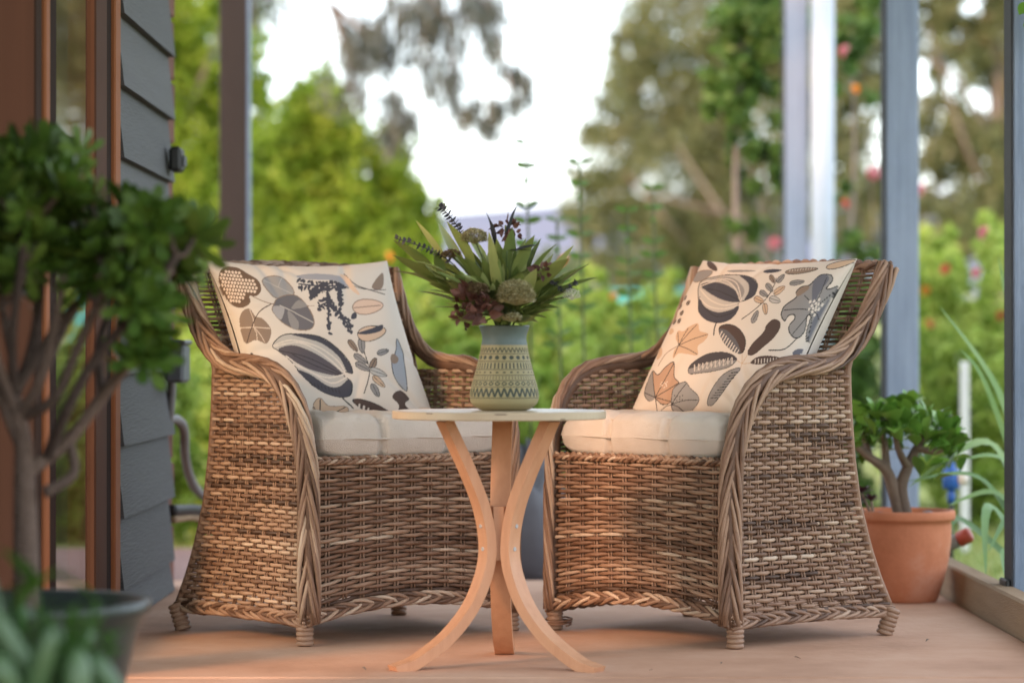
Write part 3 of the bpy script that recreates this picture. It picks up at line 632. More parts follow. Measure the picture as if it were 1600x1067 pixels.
def pillow(name, chair, loc, tilt, roll, quad, painter, label, seed, puff, wide):
    rnd = np.random.default_rng(seed); n = 330; u = np.linspace(-1, 1, n); U, Vv = np.meshgrid(u, u)    # V up
    size = .230; th = .080
    wr = sum(rnd.uniform(.4, 1) * np.sin(U * rnd.uniform(-9, 9) + Vv * rnd.uniform(-9, 9) + rnd.uniform(0, 6)) for _ in range(8)) / 8
    edge = (np.clip(1 - U ** 2, 0, 1) * np.clip(1 - Vv ** 2, 0, 1))
    h = th * edge ** .45 * (1 + .18 * wr) * (1 + .1 * (-Vv))
    for k in range(9):   # creases running in from the seams
        a = rnd.uniform(0, 2 * math.pi); c = np.cos(a) * U + np.sin(a) * Vv; d = -np.sin(a) * U + np.cos(a) * Vv - rnd.uniform(-.5, .5)
        h -= .016 * np.exp(-(d / .05) ** 2) * np.clip(c - .35, 0, 1) * edge ** .3
    XX = U * size * wide * (1 - .10 * (1 - Vv ** 2) * np.abs(U) ** 3); ZZ = Vv * size * .97 * (1 - .10 * (1 - U ** 2) * np.abs(Vv) ** 3)
    front = np.c_[XX.ravel(), -h.ravel(), ZZ.ravel()]; a_, b_ = ((U + 1) / 2).ravel(), ((1 - Vv) / 2).ravel()
    q = np.array(quad, float); P = ((1 - a_) * (1 - b_))[:, None] * q[0] + (a_ * (1 - b_))[:, None] * q[1] + (a_ * b_)[:, None] * q[2] + ((1 - a_) * b_)[:, None] * q[3]
    P = P + (h.ravel() / th)[:, None] * np.array(puff)      # the cloth's print drawn as it lies over the filling
    pr = Print(P); painter(pr)
    m = 60; u2 = np.linspace(-1, 1, m); U2, V2 = np.meshgrid(u2, u2); e2 = np.clip(1 - U2 ** 2, 0, 1) * np.clip(1 - V2 ** 2, 0, 1)
    back = np.c_[(U2 * size * wide * (1 - .085 * (1 - V2 ** 2) * np.abs(U2) ** 3)).ravel(), (th * e2 ** .42).ravel(), (V2 * size * .97 * (1 - .085 * (1 - U2 ** 2) * np.abs(V2) ** 3)).ravel()]
    ii = np.arange(n * n).reshape(n, n); q1 = np.c_[ii[:-1, :-1].ravel(), ii[:-1, 1:].ravel(), ii[1:, 1:].ravel(), ii[1:, :-1].ravel()]
    jj = np.arange(m * m).reshape(m, m) + n * n; q2 = np.c_[jj[:-1, :-1].ravel(), jj[1:, :-1].ravel(), jj[1:, 1:].ravel(), jj[:-1, 1:].ravel()]
    o = np_mesh(name, np.r_[front, back], np.r_[q1, q2], M['fabric_print'], col=np.r_[pr.c, np.tile(np.array(CREAM), (m * m, 1))], smooth=True)
    tag(o, label, 'pillow', 'printed scatter pillows')
    o.matrix_world = Matrix.Translation(chair.location) @ Matrix.Rotation(chair.rotation_euler.z, 4, 'Z') @ Matrix.Translation(loc) @ Matrix.Rotation(-tilt, 4, 'X') @ Matrix.Rotation(roll, 4, 'Y')
    return o
pillow('scatter_pillow', chair_r, (.024, .312, .668), R(33), R(1), [(440, 60), (1415, 65), (1110, 1000), (60, 990)], print_right, 'leaf print pillow with grey ruffled flower on the greyish chair', 3, (-165, -95), 1.06)
pillow('scatter_pillow', chair_l, (-.026, .325, .655), R(26), R(-1), [(40, 85), (1070, 35), (1245, 930), (300, 1005)], print_left, 'leaf print pillow with honeycomb brown leaf on the orange-lit chair', 4, (170, -95), 1.12)

# ================================================================== TABLE
TX, TY, TZ = at(780, 641, 5.83).x, 5.83, .5206
tb = empty('side_table', (TX, TY, 0), R(-3)); tag(tb, 'round cream side table on three bent beech legs', 'table')
b = MB(); r_ = .2195; b.lathe([(0, TZ - .017), (r_ - .002, TZ - .017), (r_, TZ - .015), (r_, TZ - .002), (r_ - .002, TZ), (0, TZ)], 96); top = b.build('tabletop', M['table_top'], tb, smooth=False)
for a, w_, z in ((-1.50, .024, TZ - .004), (-2.2, .016, TZ - .003), (-.9, .012, TZ - .014)):
    b = MB(); b.box((math.cos(a) * (r_ - .0012), math.sin(a) * (r_ - .0012), z), (w_, .004, .0016), Matrix.Rotation(a + math.pi / 2, 3, 'Z'), random.random(), .001); b.build('edge_chip', M['edge_chip'], top, smooth=False)
LEG = smooth_path([(.125, .503), (.098, .45), (.066, .385), (.040, .32), (.027, .25), (.034, .19), (.066, .12), (.120, .06), (.186, .017), (.216, .006), (.240, .0)], 6)
for ang in (-90 - 60, -90 + 60, 90):
    b = MB(); a = R(ang); d = Vector((math.cos(a), math.sin(a), 0)); sd_ = Vector((-math.sin(a), math.cos(a), 0)); vs = []; fs = []
    n = len(LEG)
    for i, (r0, z0_) in enumerate(LEG):
        p = Vector((0, 0, z0_)) + d * r0; q = LEG[min(i + 1, n - 1)] - LEG[max(i - 1, 0)]; tg = d * q[0] + Vector((0, 0, q[1])); tg.normalize(); nn = sd_.cross(tg).normalized()
        t_ = .0105; hw = .0205
        for (su, sv) in ((-1, -1), (1, -1), (1, 1), (-1, 1)):
            pp = p + sd_ * hw * su + nn * t_ * sv; pp.z = max(pp.z, .0); pp.z = min(pp.z, TZ - .0172); vs.append(pp)
    for i in range(n - 1):
        for j in range(4): fs.append((i * 4 + j, i * 4 + (j + 1) % 4, (i + 1) * 4 + (j + 1) % 4, (i + 1) * 4 + j))
    fs += [(0, 1, 2, 3), tuple((n - 1) * 4 + j for j in (3, 2, 1, 0))]
    b.add(vs, fs); lg = b.build('leg', M['beech'], tb, smooth=False)
    for zz in (.285, .238):
        c = MB(); c.lathe([(.0, .0015), (.0022, .0015), (.004, .002), (.0046, .0), (.0046, -.004)], 14); sc_ = c.build('screw', M['screw'], lg)
        rr = np.interp(zz, [p[1] for p in LEG][::-1], [p[0] for p in LEG][::-1]) + .0105
        sc_.location = d * rr + Vector((0, 0, zz)); sc_.rotation_euler = d.to_track_quat('Z', 'Y').to_euler()
b = MB(); b.lathe([(0, .215), (.021, .215), (.021, .325), (0, .325)], 6); b.build('hub', M['beech'], tb, smooth=False)

# ------------------------------------------------------------------ vase
def make_vase():
    prof = smooth_path([(.044, .0), (.054, .004), (.0665, .014), (.0705, .026), (.0705, .036), (.067, .052), (.0605, .075), (.0545, .098), (.050, .118), (.0465, .138), (.0452, .146), (.0462, .155), (.0505, .168), (.0520, .1725)], 18)
    nz, na = len(prof), 360; rr = np.array([p[0] for p in prof]); zz = np.array([p[1] for p in prof]); A = np.linspace(0, 2 * math.pi, na, endpoint=False)
    RR, AA = np.meshgrid(rr, A, indexing='ij'); ZZ = np.meshgrid(zz, A, indexing='ij')[0]
    base = np.array((.26, .225, .115)); col = np.tile(base, (nz, na, 1)); dark = np.array((.03, .042, .03)); cut = np.zeros_like(RR)
    def band(z0, z1, f):
        m = (ZZ >= z0) & (ZZ < z1); t = (ZZ - z0) / (z1 - z0); k = f(AA, t) & m; cut[k] = 1
    def line(z, wd=.0011): cut[np.abs(ZZ - z) < wd / 2] = 1
    tri = lambda a, n: np.abs(((a * n / (2 * math.pi)) % 1) * 2 - 1)
    band(.0285, .0465, lambda a, t: np.abs(tri(a, 34) - (1 - t)) < .34)          # tall zigzag
    line(.0265); line(.049)
    band(.051, .0600, lambda a, t: np.abs(np.hypot((((a * 30 / 6.283) % 1) - .5) * 1.1, t - .5) - .33) < .10)   # scrolls
    line(.0620); band(.0640, .0705, lambda a, t: (tri(a, 60) < .32))                # ticks
    line(.0725); band(.0745, .0820, lambda a, t: np.hypot((((a * 26 / 6.283) % 1) - .5) * 1.1, (t - .5)) < .20)
    line(.084); band(.0865, .0980, lambda a, t: tri(a, 44) < .36); line(.100)
    band(.1030, .1135, lambda a, t: np.hypot((((a * 22 / 6.283) % 1) - .5) * 1.1, (t - .5) * .9) < .33)
    line(.116); band(.1185, .1285, lambda a, t: np.abs(tri(a, 36) - t) < .25); line(.1305)
    nz_ = RNG.normal(0, .02, (nz, na, 1)); col = col + nz_ * .5; col[cut > 0] = dark
    band_up = ZZ > .1335; col[band_up] = np.array((.10, .135, .13)) * (1 + nz_[band_up])
    t = np.clip((.026 - ZZ) / .012, 0, 1)[..., None]; col = col * (1 - t) + np.array((.30, .26, .14)) * t
    RR = RR - cut * .0011
    v = np.stack([RR * np.cos(AA), RR * np.sin(AA), ZZ], -1).reshape(-1, 3); ii = np.arange(nz * na).reshape(nz, na); jn = np.roll(ii, -1, 1)
    q = np.c_[ii[:-1].ravel(), jn[:-1].ravel(), jn[1:].ravel(), ii[1:].ravel()]
    e = empty('vase', (at(788, 600, 5.83).x, 5.83 - .02, TZ)); tag(e, 'green and cream stoneware vase with carved bands on the table', 'vase')
    np_mesh('body', v, q, M['vase'], e, col=np.clip(col, .01, 1).reshape(-1, 3), smooth=True)
    b = MB(); b.lathe([(.052, .1725), (.0505, .1738), (.0485, .172), (.043, .15), (.043, .12), (.0, .12)], 48); b.build('inner_wall', M['pot_green'], e)
    b = MB(); b.lathe([(0, .0005), (.045, .0005)], 40); b.build('base', M['pot_green'], e); return e
vase = make_vase()

# ------------------------------------------------------------------ bouquet
def leaf_mesh(name, L, wd, m, bend=.15, fold=.15, n=7, shape=.8, tint=.5):
    b = MB(); vs = []; fs = []
    for i in range(n + 1):
        t = i / n; wv = wd / 2 * max(.02, math.sin(math.pi * t ** shape) ** .8); z = -bend * L * t * t; x = L * t
        vs += [(x, -wv, z + fold * wv), (x, 0, z), (x, wv, z + fold * wv)]
    for i in range(n):
        for j in range(2): fs.append((i * 3 + j, i * 3 + j + 1, (i + 1) * 3 + j + 1, (i + 1) * 3 + j))
    b.add(vs, fs, tint); me = bpy.data.meshes.new(name); me.from_pydata(b.v, [], b.f); a = me.attributes.new('tint', 'FLOAT', 'POINT'); a.data.foreach_set('value', b.t)
    me.polygons.foreach_set('use_smooth', [True] * len(me.polygons)); me.materials.append(m); me.update(); return me
def place(me, name, parent, p, d, roll=0, scale=1):
    o = link(name, me, parent); d = Vector(d).normalized(); q = d.to_track_quat('X', 'Z'); o.rotation_mode = 'QUATERNION'
    from mathutils import Quaternion
    o.rotation_quaternion = q @ Quaternion((1, 0, 0), roll); o.location = p; o.scale = (scale,) * 3; return o
bq = empty('bouquet', (vase.location.x, vase.location.y, TZ + .12)); tag(bq, 'bouquet of olive leaves, burgundy blooms and cream flower heads in the vase', 'bouquet')
LV = [leaf_mesh('leaf', .105, .029, M['leaf_oliv'], bd, .3, tint=ti) for bd, ti in ((.05, .25), (.18, .42), (.28, .6), (-.08, .8), (.1, .5))]
def bp(px, py, dd=0): p = at(px, py, 5.81 + dd); return Vector((p.x - bq.location.x, p.y - bq.location.y, p.z - bq.location.z))
neck = Vector((0, 0, .052))
def stem_to(p, r=.0018, m='stem', parent=bq):
    b = MB(); mid = neck * .6 + p * .4 + Vector((0, 0, .015)); b.tube(smooth_path([(p.x * .12, p.y * .12, .0), neck + Vector((p.x, p.y, 0)) * .12, mid, p], 5), r, 5, random.random()); return b.build('stem', M[m], parent)
# leaf tips read from the photograph: (tip px, tip py, depth offset)
tips = [(612, 378, 0), (616, 392, -.03), (622, 410, .02), (640, 352, .03), (650, 430, -.05), (612, 402, -.06), (655, 448, -.02), (680, 470, -.04), (676, 355, .05), (700, 345, .0), (705, 390, -.08), (722, 372, .08), (660, 395, -.10),
        (757, 365, -.06), (778, 372, -.02), (800, 355, -.05), (812, 368, .04), (826, 362, -.04), (762, 395, -.10), (785, 385, .06), (845, 372, .05), (862, 375, -.08), (880, 384, .03), (905, 392, -.04), (915, 415, .03), (926, 412, -.02), (930, 428, -.05), (890, 395, -.1), (872, 405, .07),
        (900, 450, -.06), (880, 470, -.08), (868, 482, -.1), (850, 490, -.1), (838, 430, -.14), (815, 425, -.15), (700, 440, -.12), (690, 420, -.14), (740, 420, -.16), (770, 500, -.12), (800, 502, -.13), (830, 500, -.12), (700, 500, -.08), (735, 350, .1), (850, 410, .12), (670, 410, .12), (790, 420, .14)]
for i, (px, py, dd) in enumerate(tips):
    tip = bp(px, py, dd); base = neck + (tip - neck) * .22; base.z += .004
    vec = tip - base; L = min(.115, vec.length * .78); st = tip - vec.normalized() * L
    stem_to(st, .0016)
    me = LV[i % 5]; place(me, 'leaf', bq, st, tip - st + Vector((0, 0, .012)), random.uniform(-.7, .7), L / .105)
    for k in range(3):   # smaller leaves lower on the same stem
        f = random.uniform(.35, .85); p0 = base + (st - base) * f; dv = (tip - st).normalized() + Vector((random.uniform(-.5, .5), random.uniform(-.7, .2), random.uniform(-.15, .5)))
        place(LV[(i + k + 1) % 5], 'leaf', bq, p0, dv, random.uniform(-1, 1), random.uniform(.55, .85) * min(1, L / .09))
def flower_head(px, py, dd, rad, m, n, name, flat=.6, fl=.0035, parts=None):
    c = bp(px, py, dd); stem_to(c, .002); b = MB()
    for i in range(n):
        g = math.acos(1 - 1.35 * (i + .5) / n); a = i * 2.39996; r0 = rad * random.uniform(.9, 1.06)
        v = Vector((math.sin(g) * math.cos(a), math.sin(g) * math.sin(a), math.cos(g) * flat)); p = c + v * r0
        s = fl * random.uniform(.7, 1.3)
        for k in range(4):
            an = k * math.pi / 2 + random.random(); t1 = Vector((math.cos(an), math.sin(an), random.uniform(-.3, .6))); t2 = Vector((-math.sin(an), math.cos(an), random.uniform(-.3, .6)))
            b.add([p, p + t1 * s + t2 * s * .5, p + t1 * s * 1.6 + v * s * .3, p + t1 * s - t2 * s * .5], [(0, 1, 2, 3)], min(1, max(0, random.gauss(.5, .25))))
        if i % 6 == 0: b.tube([c - Vector((0, 0, rad * .5)), p], .0006, 3, .3)
    return b.build(name, M[m], bq, smooth=False)
flower_head(806, 463, -.13, .035, 'umbel', 620, 'flower_head', .9); flower_head(741, 372, -.02, .024, 'umbel', 300, 'flower_head', .75); flower_head(705, 398, -.05, .016, 'umbel_brown', 140, 'flower_head')
flower_head(893, 462, -.06, .017, 'white_floret', 90, 'flower_head', .8, .0022); flower_head(800, 497, -.12, .016, 'umbel', 120, 'flower_head'); flower_head(772, 462, -.11, .014, 'stem', 80, 'flower_head')
flower_head(745, 452, -.13, .020, 'umbel_brown', 160, 'flower_head')
PET = [leaf_mesh('petal', .030, .020, M['burg'], bd, .5, 5, .7, ti) for bd, ti in ((.3, .3), (-.2, .6), (.5, .8))]
def burg_cluster(px, py, dd, n, sp, sc):
    c = bp(px, py, dd); stem_to(c, .002)
    for i in range(n):
        v = Vector((random.gauss(0, 1), random.gauss(-.4, .8), random.gauss(.1, .8))).normalized(); place(PET[i % 3], 'petal', bq, c + v * sp * random.uniform(.3, 1), v + Vector((0, 0, .3)), random.uniform(-2, 2), sc * random.uniform(.7, 1.2))
burg_cluster(735, 470, -.12, 34, .028, .8); burg_cluster(757, 488, -.13, 26, .026, .8); burg_cluster(728, 495, -.09, 14, .022, .7); burg_cluster(790, 352, .0, 14, .014, .62); burg_cluster(800, 362, -.02, 8, .014, .55); burg_cluster(845, 425, -.08, 14, .016, .6); burg_cluster(720, 478, -.06, 12, .02, .7)
DK = leaf_mesh('leaf', .05, .012, M['leaf_dark'], .1, .3, 5, .8, .3)
for px, py, dd, q in ((805, 322, 0, (.3, 0, 1)), (764, 335, .02, (-.2, 0, 1)), (768, 345, 0, (-.15, -.1, 1)), (800, 335, -.02, (.25, -.1, 1)), (838, 380, -.06, (1, 0, .35)), (830, 388, -.08, (1, -.2, .1))):
    tip = bp(px, py, dd); d = Vector(q).normalized(); st = tip - d * .05; stem_to(st, .0014); place(DK, 'leaf', bq, st, d, random.uniform(-.6, .6), 1.1)
RL = leaf_mesh('leaf', .012, .010, M['leaf_dark'], .1, .2, 4, .6, .55)
def gum_sprig(pts, n, sc):
    P = [bp(*p) for p in pts]; b = MB(); pa = smooth_path([neck] + P, 8); b.tube(pa, .0012, 5, .3); b.build('stem', M['leaf_dark'], bq)
    for i in range(n):
        t = .42 + .58 * i / n; k = t * (len(pa) - 1); k0 = int(k); p = Vector(pa[k0]); tg = (Vector(pa[min(k0 + 1, len(pa) - 1)]) - Vector(pa[max(0, k0 - 1)])).normalized(); sd2 = tg.cross(Vector((0, -1, 0))).normalized()
        for sg in (-1, 1): place(RL, 'leaf', bq, p, sd2 * sg + tg * .5 + Vector((0, random.uniform(-.5, .5), 0)), random.uniform(-1, 1), sc * random.uniform(.8, 1.2))
gum_sprig([(735, 400, .03), (712, 350, .03), (686, 322, .03)], 14, 1.0); gum_sprig([(715, 420, -.03), (670, 390, -.04), (616, 372, -.04)], 16, .8); gum_sprig([(850, 440, -.05), (880, 452, -.06), (903, 440, -.06)], 10, .7)

# ================================================================== POTTED PLANTS
POT = [(.0, .0), (.082, .0), (.088, .006), (.105, .06), (.117, .11), (.1225, .155), (.123, .195), (.1215, .208), (.131, .209), (.1335, .216), (.1335, .229), (.130, .234), (.122, .234), (.118, .21), (.116, .19), (0, .19)]
tp = empty('terracotta_pot', (1.008, 7.33, 0)); tag(tp, 'plain terracotta pot on the slab behind the greyish wicker chair', 'pot')
b = MB(); b.lathe(POT, 56); b.build('body', M['terracotta'], tp)
b = MB(); b.lathe([(.118, .206), (.06, .214), (0, .217)], 28); b.build('soil', M['soil'], tp)
for x, y, r in ((.05, -.09, .022), (-.07, -.085, .018), (.085, -.05, .013)):
    b = MB(); b.lathe([(r * math.sin(a), -r * .7 * math.cos(a)) for a in np.linspace(0, math.pi, 8)], 12, (x, y, .222), .6); b.build('pebble', M['stone'], tp)
def limb_tree(root_z, spec, mt, parent, nm='branch'):
    for pts, r0, r1 in spec:
        b = MB(); P = smooth_path(pts, 6); b.tube(P, list(np.linspace(r0, r1, len(P))), 9, random.random()); b.build(nm, mt, parent)
jd = empty('jade_plant', (1.008, 7.33, .20)); tag(jd, 'jade plant with glossy thick leaves growing in the terracotta pot', 'plant')
def jp(px, py, dd=0): p = at(px, py, 7.33 + dd); return (p.x - 1.008, p.y - 7.33, p.z - .20)
limb_tree(0, [([(0, 0, 0), jp(1398, 770), jp(1385, 735), jp(1360, 715, -.02), jp(1330, 690, -.03)], .021, .008), ([(0.01, 0, 0), jp(1408, 765), jp(1418, 730, .02), jp(1432, 700, .03), jp(1445, 680, .03)], .020, .008),
              ([jp(1385, 735), jp(1383, 705, .03), jp(1380, 675, .04)], .013, .007), ([jp(1418, 730, .02), jp(1405, 705, -.03), jp(1398, 680, -.05)], .012, .006), ([jp(1432, 700, .03), jp(1465, 705, .0), jp(1485, 690, -.02)], .010, .006), ([jp(1360, 715, -.02), jp(1352, 690, .04), jp(1345, 670, .05)], .010, .006)], M['bark'], jd)
JL = [leaf_mesh('leaf', .052, .036, M['jade'], bd, .35, 5, 1.35, ti) for bd, ti in ((.15, .25), (-.1, .5), (.3, .8), (.0, .6))]
for i in range(290):
    a = random.uniform(0, 2 * math.pi); rr = math.sqrt(random.random()); cx, cy, cz = jp(1410 + 92 * rr * math.cos(a), 690, 0)
    y = .125 * rr * math.sin(a); top_ = .30 - .075 * rr ** 2 + .02 * math.sin(cx * 40 + y * 30); z = top_ - abs(random.gauss(0, .036)) - .002
    v = Vector((cx * 2.5, y * 2.5, .45 + random.uniform(-.2, .6))) + Vector((random.gauss(0, .5), random.gauss(0, .5), random.gauss(0, .25)))
    place(JL[i % 4], 'leaf', jd, (cx, y, z), v, random.uniform(-.6, .6), random.uniform(.75, 1.15))
pa = empty('purple_rosette', (.905, 7.26, .205)); tag(pa, 'small purple leaved succulent at the edge of the terracotta pot', 'plant')
PL = leaf_mesh('leaf', .032, .016, M['purple'], -.1, .3, 5, 1.3, .5)
for (x, z) in ((-.012, .075), (.012, .055), (-.026, .045)):
    b = MB(); b.tube([(0.02, 0, 0), (x, 0, z)], .004, 6); b.build('stem', M['bark'], pa)
    for i in range(11): place(PL, 'leaf', pa, (x, 0, z), (math.cos(i * 2.4), math.sin(i * 2.4), .25 + i * .07), 0, random.uniform(.7, 1.1))

# strap leaved plant behind the edging
sp = empty('strap_leaf_plant', (1.46, 7.55, -.08)); tag(sp, 'strap leaved plant arching over the timber edging', 'plant')
def strap(pts, wd, ti):
    P = [Vector(p) - sp.location for p in smooth_path(pts, 7)]; b = MB(); vs = []; fs = []; n = len(P)
    for i, p in enumerate(P):
        t = (P[min(i + 1, n - 1)] - P[max(0, i - 1)]).normalized(); sd_ = t.cross(Vector((.25, -.6, .75))).normalized(); k = i / (n - 1); ww = wd * min(1, .55 + k * 1.8) * max(.03, 1 - k ** 3.0)
        vs += [p - sd_ * ww, p + Vector((0, 0, -.15 * ww)), p + sd_ * ww]
    for i in range(n - 1):
        for j in range(2): fs.append((i * 3 + j, i * 3 + j + 1, (i + 1) * 3 + j + 1, (i + 1) * 3 + j))
    b.add(vs, fs, ti); b.build('leaf', M['strap'], sp)
B0 = Vector((1.46, 7.55, -.08))
for mid, tip, wd, ti in (((1545, 690, 7.5), (1420, 760, 7.3), .013, .75), ((1530, 745, 7.5), (1415, 752, 7.35), .009, .5), ((1500, 810, 7.45), (1482, 842, 7.35), .012, .35), ((1560, 610, 7.6), (1468, 478, 7.6), .012, .6), ((1540, 600, 7.7), (1500, 545, 7.7), .008, .55), ((1545, 790, 7.4), (1540, 900, 7.15), .013, .5),
                         ((1570, 720, 7.5), (1500, 718, 7.4), .009, .6), ((1585, 800, 7.4), (1545, 860, 7.2), .010, .3), ((1590, 560, 7.7), (1560, 400, 7.8), .012, .6), ((1640, 560, 7.7), (1680, 430, 7.6), .012, .5), ((1660, 700, 7.4), (1760, 760, 7.2), .012, .5), ((1560, 770, 7.5), (1480, 790, 7.4), .010, .7), ((1570, 860, 7.3), (1575, 920, 7.0), .010, .45)):
    m_, t_ = at(*mid), at(*tip); strap([B0, B0 * .55 + m_ * .45 + Vector((0, 0, .03)), m_, t_], wd * 1.5, ti)

# garden tap with blue timer, red cap, white stake
tap = empty('tap_timer', tuple(at(1486, 745, 8.6))); tap.scale = (.8, .8, .8); tag(tap, 'blue and white tap timer on a thin riser beyond the edging', 'tap timer')
b = MB(); b.lathe([(0, -.045), (.026, -.045), (.033, -.035), (.033, .02), (.026, .03), (.014, .034), (.014, .055), (0, .055)], 18); b.build('body', M['blue'], tap)
b = MB(); b.lathe([(0, 0), (.027, 0), (.027, .035), (.022, .042), (0, .042)], 18); o = b.build('dial', M['white'], tap); o.rotation_euler = (0, R(90), 0); o.location = (.022, -.004, -.004)
b = MB(); b.lathe([(0, -.10), (.012, -.10), (.017, -.075), (.012, -.045), (0, -.045)], 14); b.build('nozzle', M['blue'], tap)
b = MB(); b.tube([(0, 0, -.09), (0, 0, -(tap.location.z + .11) / .8)], .009, 8); b.build('riser', M['black'], tap)
rc = empty('hose_cap', tuple(at(1500, 842, 7.62))); rc.rotation_euler = (0, R(62), R(-20)); tag(rc, 'red capped hose end lying beside the timber edging', 'hose fitting')
b = MB(); b.lathe([(0, -.06), (.017, -.06), (.019, -.01), (.015, -.005), (0, -.005)], 14); b.build('hose_end', M['pipe_grey'], rc)
b = MB(); b.lathe([(0, -.004), (.021, -.004), (.021, .028), (.017, .033), (0, .033)], 14); b.build('cap', M['redcap'], rc)
b = MB(); p0 = at(1507, 565, 10.5); b.box((p0.x, 10.5, (p0.z - .1) / 2), (.032, .02, p0.z + .1), bevel=.004); tag(b.build('garden_stake', M['white'], smooth=False), 'white garden stake standing in the rose bed', 'stake')

# tree-like aeonium in a glazed pot, near the camera
ax, ay = at(42, 900, 4.5).x, 4.5
gp = empty('glazed_pot', (ax, ay, 0)); tag(gp, 'dark green glazed pot holding the branching succulent', 'pot')
b = MB(); b.lathe([(0, 0), (.12, 0), (.13, .01), (.175, .20), (.188, .226), (.197, .232), (.197, .246), (.19, .250), (.178, .246), (.165, .20), (0, .20)], 48); b.build('body', M['pot_green'], gp)
b = MB(); b.lathe([(.172, .215), (0, .222)], 24); b.build('soil', M['soil'], gp)
ae = empty('tree_aeonium', (ax, ay, .21)); tag(ae, 'branching tree succulent with dark green leaf rosettes by the glass door', 'plant')
def ap(px, py, dd=0): p = at(px - max(0, px - 60) * .10, py, 4.5 + dd); return (p.x - ax, p.y - ay, p.z - .21)
AE = [([(0, 0, 0), ap(40, 850), ap(38, 760), ap(36, 690), ap(20, 620)], .024, .017), ([ap(38, 740), ap(75, 715, .02), ap(110, 690, .03), ap(170, 620, .03), ap(230, 545, .0), ap(268, 450, -.02), ap(290, 420, 0)], .017, .010), ([ap(36, 700), ap(10, 640), ap(-10, 560), ap(-20, 420)], .016, .009),
      ([ap(20, 625), ap(45, 560, .04), ap(60, 480, .05), ap(75, 330, .05)], .014, .008), ([ap(40, 650), ap(90, 620, -.04), ap(130, 540, -.05), ap(180, 440, -.06), ap(205, 390, -.06)], .013, .008), ([ap(22, 620), ap(20, 520, -.05), ap(35, 400, -.06), ap(40, 300, -.06)], .012, .008), ([ap(115, 690, .03), ap(120, 740, .02), ap(70, 770, .0)], .010, .014),
      ([ap(60, 600, .04), ap(100, 520, .08), ap(140, 450, .1), ap(150, 360, .1)], .011, .007), ([ap(170, 620, .03), ap(165, 540, .06), ap(195, 470, .08), ap(235, 400, .08)], .010, .007), ([ap(20, 560), ap(5, 480, .06), ap(10, 380, .08)], .010, .007)]
AE = [(p, a * (.95 if i == 0 else .72), c * .72) for i, (p, a, c) in enumerate(AE)]
AE += [([ap(28, 650), ap(60, 600, -.03), ap(85, 520, -.03), ap(105, 430, -.04)], .009, .006), ([ap(75, 715, .02), ap(110, 640, -.05), ap(160, 560, -.06), ap(235, 480, -.07), ap(300, 400, -.05)], .010, .006), ([ap(20, 620), ap(70, 540, .06), ap(120, 480, .07), ap(200, 420, .06)], .009, .006), ([ap(22, 640), ap(-5, 560, -.04), ap(-25, 470, -.05)], .009, .006)]
limb_tree(0, AE, M['aeonium_bark'], ae)
APTS = [Vector(p) for pts, _, _ in AE for p in smooth_path(pts, 6)]
b = MB()
for i in range(28):
    L_ = .056 * (1 - .018 * i); a = i * 2.39996; el = -.1 + i * .05; d = Vector((math.cos(a) * math.cos(el), math.sin(a) * math.cos(el), math.sin(el))); sd_ = Vector((-math.sin(a), math.cos(a), 0)); up = d.cross(sd_) * -1
    vs = []
    for t, wv in ((.05, .0028), (.45, .0055), (.75, .0082), (.92, .006), (1.0, .001)): c = d * L_ * t + up * .006 * math.sin(t * 2.5); vs += [c - sd_ * wv, c + sd_ * wv]
    b.add(vs, [(2 * k, 2 * k + 1, 2 * k + 3, 2 * k + 2) for k in range(4)], random.uniform(.15, .9))
ros = b.build('leaf_rosette', M['aeonium'], ae)
RS = [(20, 290), (70, 250), (110, 280), (45, 330), (90, 330), (130, 240), (10, 350), (60, 380), (30, 250), (150, 320), (180, 370), (215, 330), (250, 350), (285, 345), (310, 365), (325, 390), (290, 395), (255, 400), (225, 380), (195, 400), (165, 400), (135, 380), (110, 400), (80, 420), (40, 420), (5, 400), (0, 310), (240, 440), (275, 430), (305, 420), (210, 430), (175, 440), (140, 440), (100, 300), (235, 500), (260, 520), (245, 550), (225, 570), (200, 350), (270, 370), (60, 290), (20, 370), (-20, 330), (-30, 380), (-15, 270), (160, 355), (80, 230), (105, 350), (240, 470), (262, 480), (330, 372), (30, 450), (0, 450)]
for i, (px, py) in enumerate(RS):
    o = ros if i == 0 else link('leaf_rosette', ros.data, ae); o.location = ap(px, py, random.uniform(-.11, .11)); o.rotation_euler = (random.uniform(-1.3, .6), random.uniform(-.9, 1.1), random.uniform(0, 6)); k = random.uniform(.95, 1.4); o.scale = (k, k, k)
    q = Vector(o.location); nb = min(APTS, key=lambda p: (p - q).length + .25 * max(0, p.z - q.z + .03) * 4)
    t = MB(); t.tube([q, q * .5 + nb * .5 + Vector((0, 0, -.012)), nb], [.004, .005, .006], 6); t.build('twig', M['aeonium_bark'], ae)

# low pot of fat-leaved succulents and ferny sprigs right in front
lx, ly = at(70, 1000, 3.55).x, 3.55
DL = leaf_mesh('dry_leaf', .022, .009, M['bark'], .3, .6, 4, .8, .5)
for px, py in ((1128, 1038), (905, 1040), (565, 1046), (1452, 1002), (1240, 1030), (1020, 1050), (680, 990)):
    p = at(px, py, CAM_H * FPX / (py - YH)); o = link('dry_leaf', DL); o.location = (p.x, p.y, .006); o.rotation_euler = (0, 0, random.uniform(0, 6)); o.scale = (random.uniform(.4, .9),) * 3; tag(o, 'tiny curled dry leaf scrap lying on the concrete slab', 'leaf', 'dry leaf scraps on the slab')
lp_ = empty('low_bowl', (lx, ly, 0)); tag(lp_, 'low dark bowl holding fat green succulents near the glazed pot', 'bowl')
b = MB(); b.lathe([(0, 0), (.09, 0), (.13, .12), (.145, .19), (.138, .192), (.125, .17), (0, .17)], 36); b.build('body', M['black'], lp_)
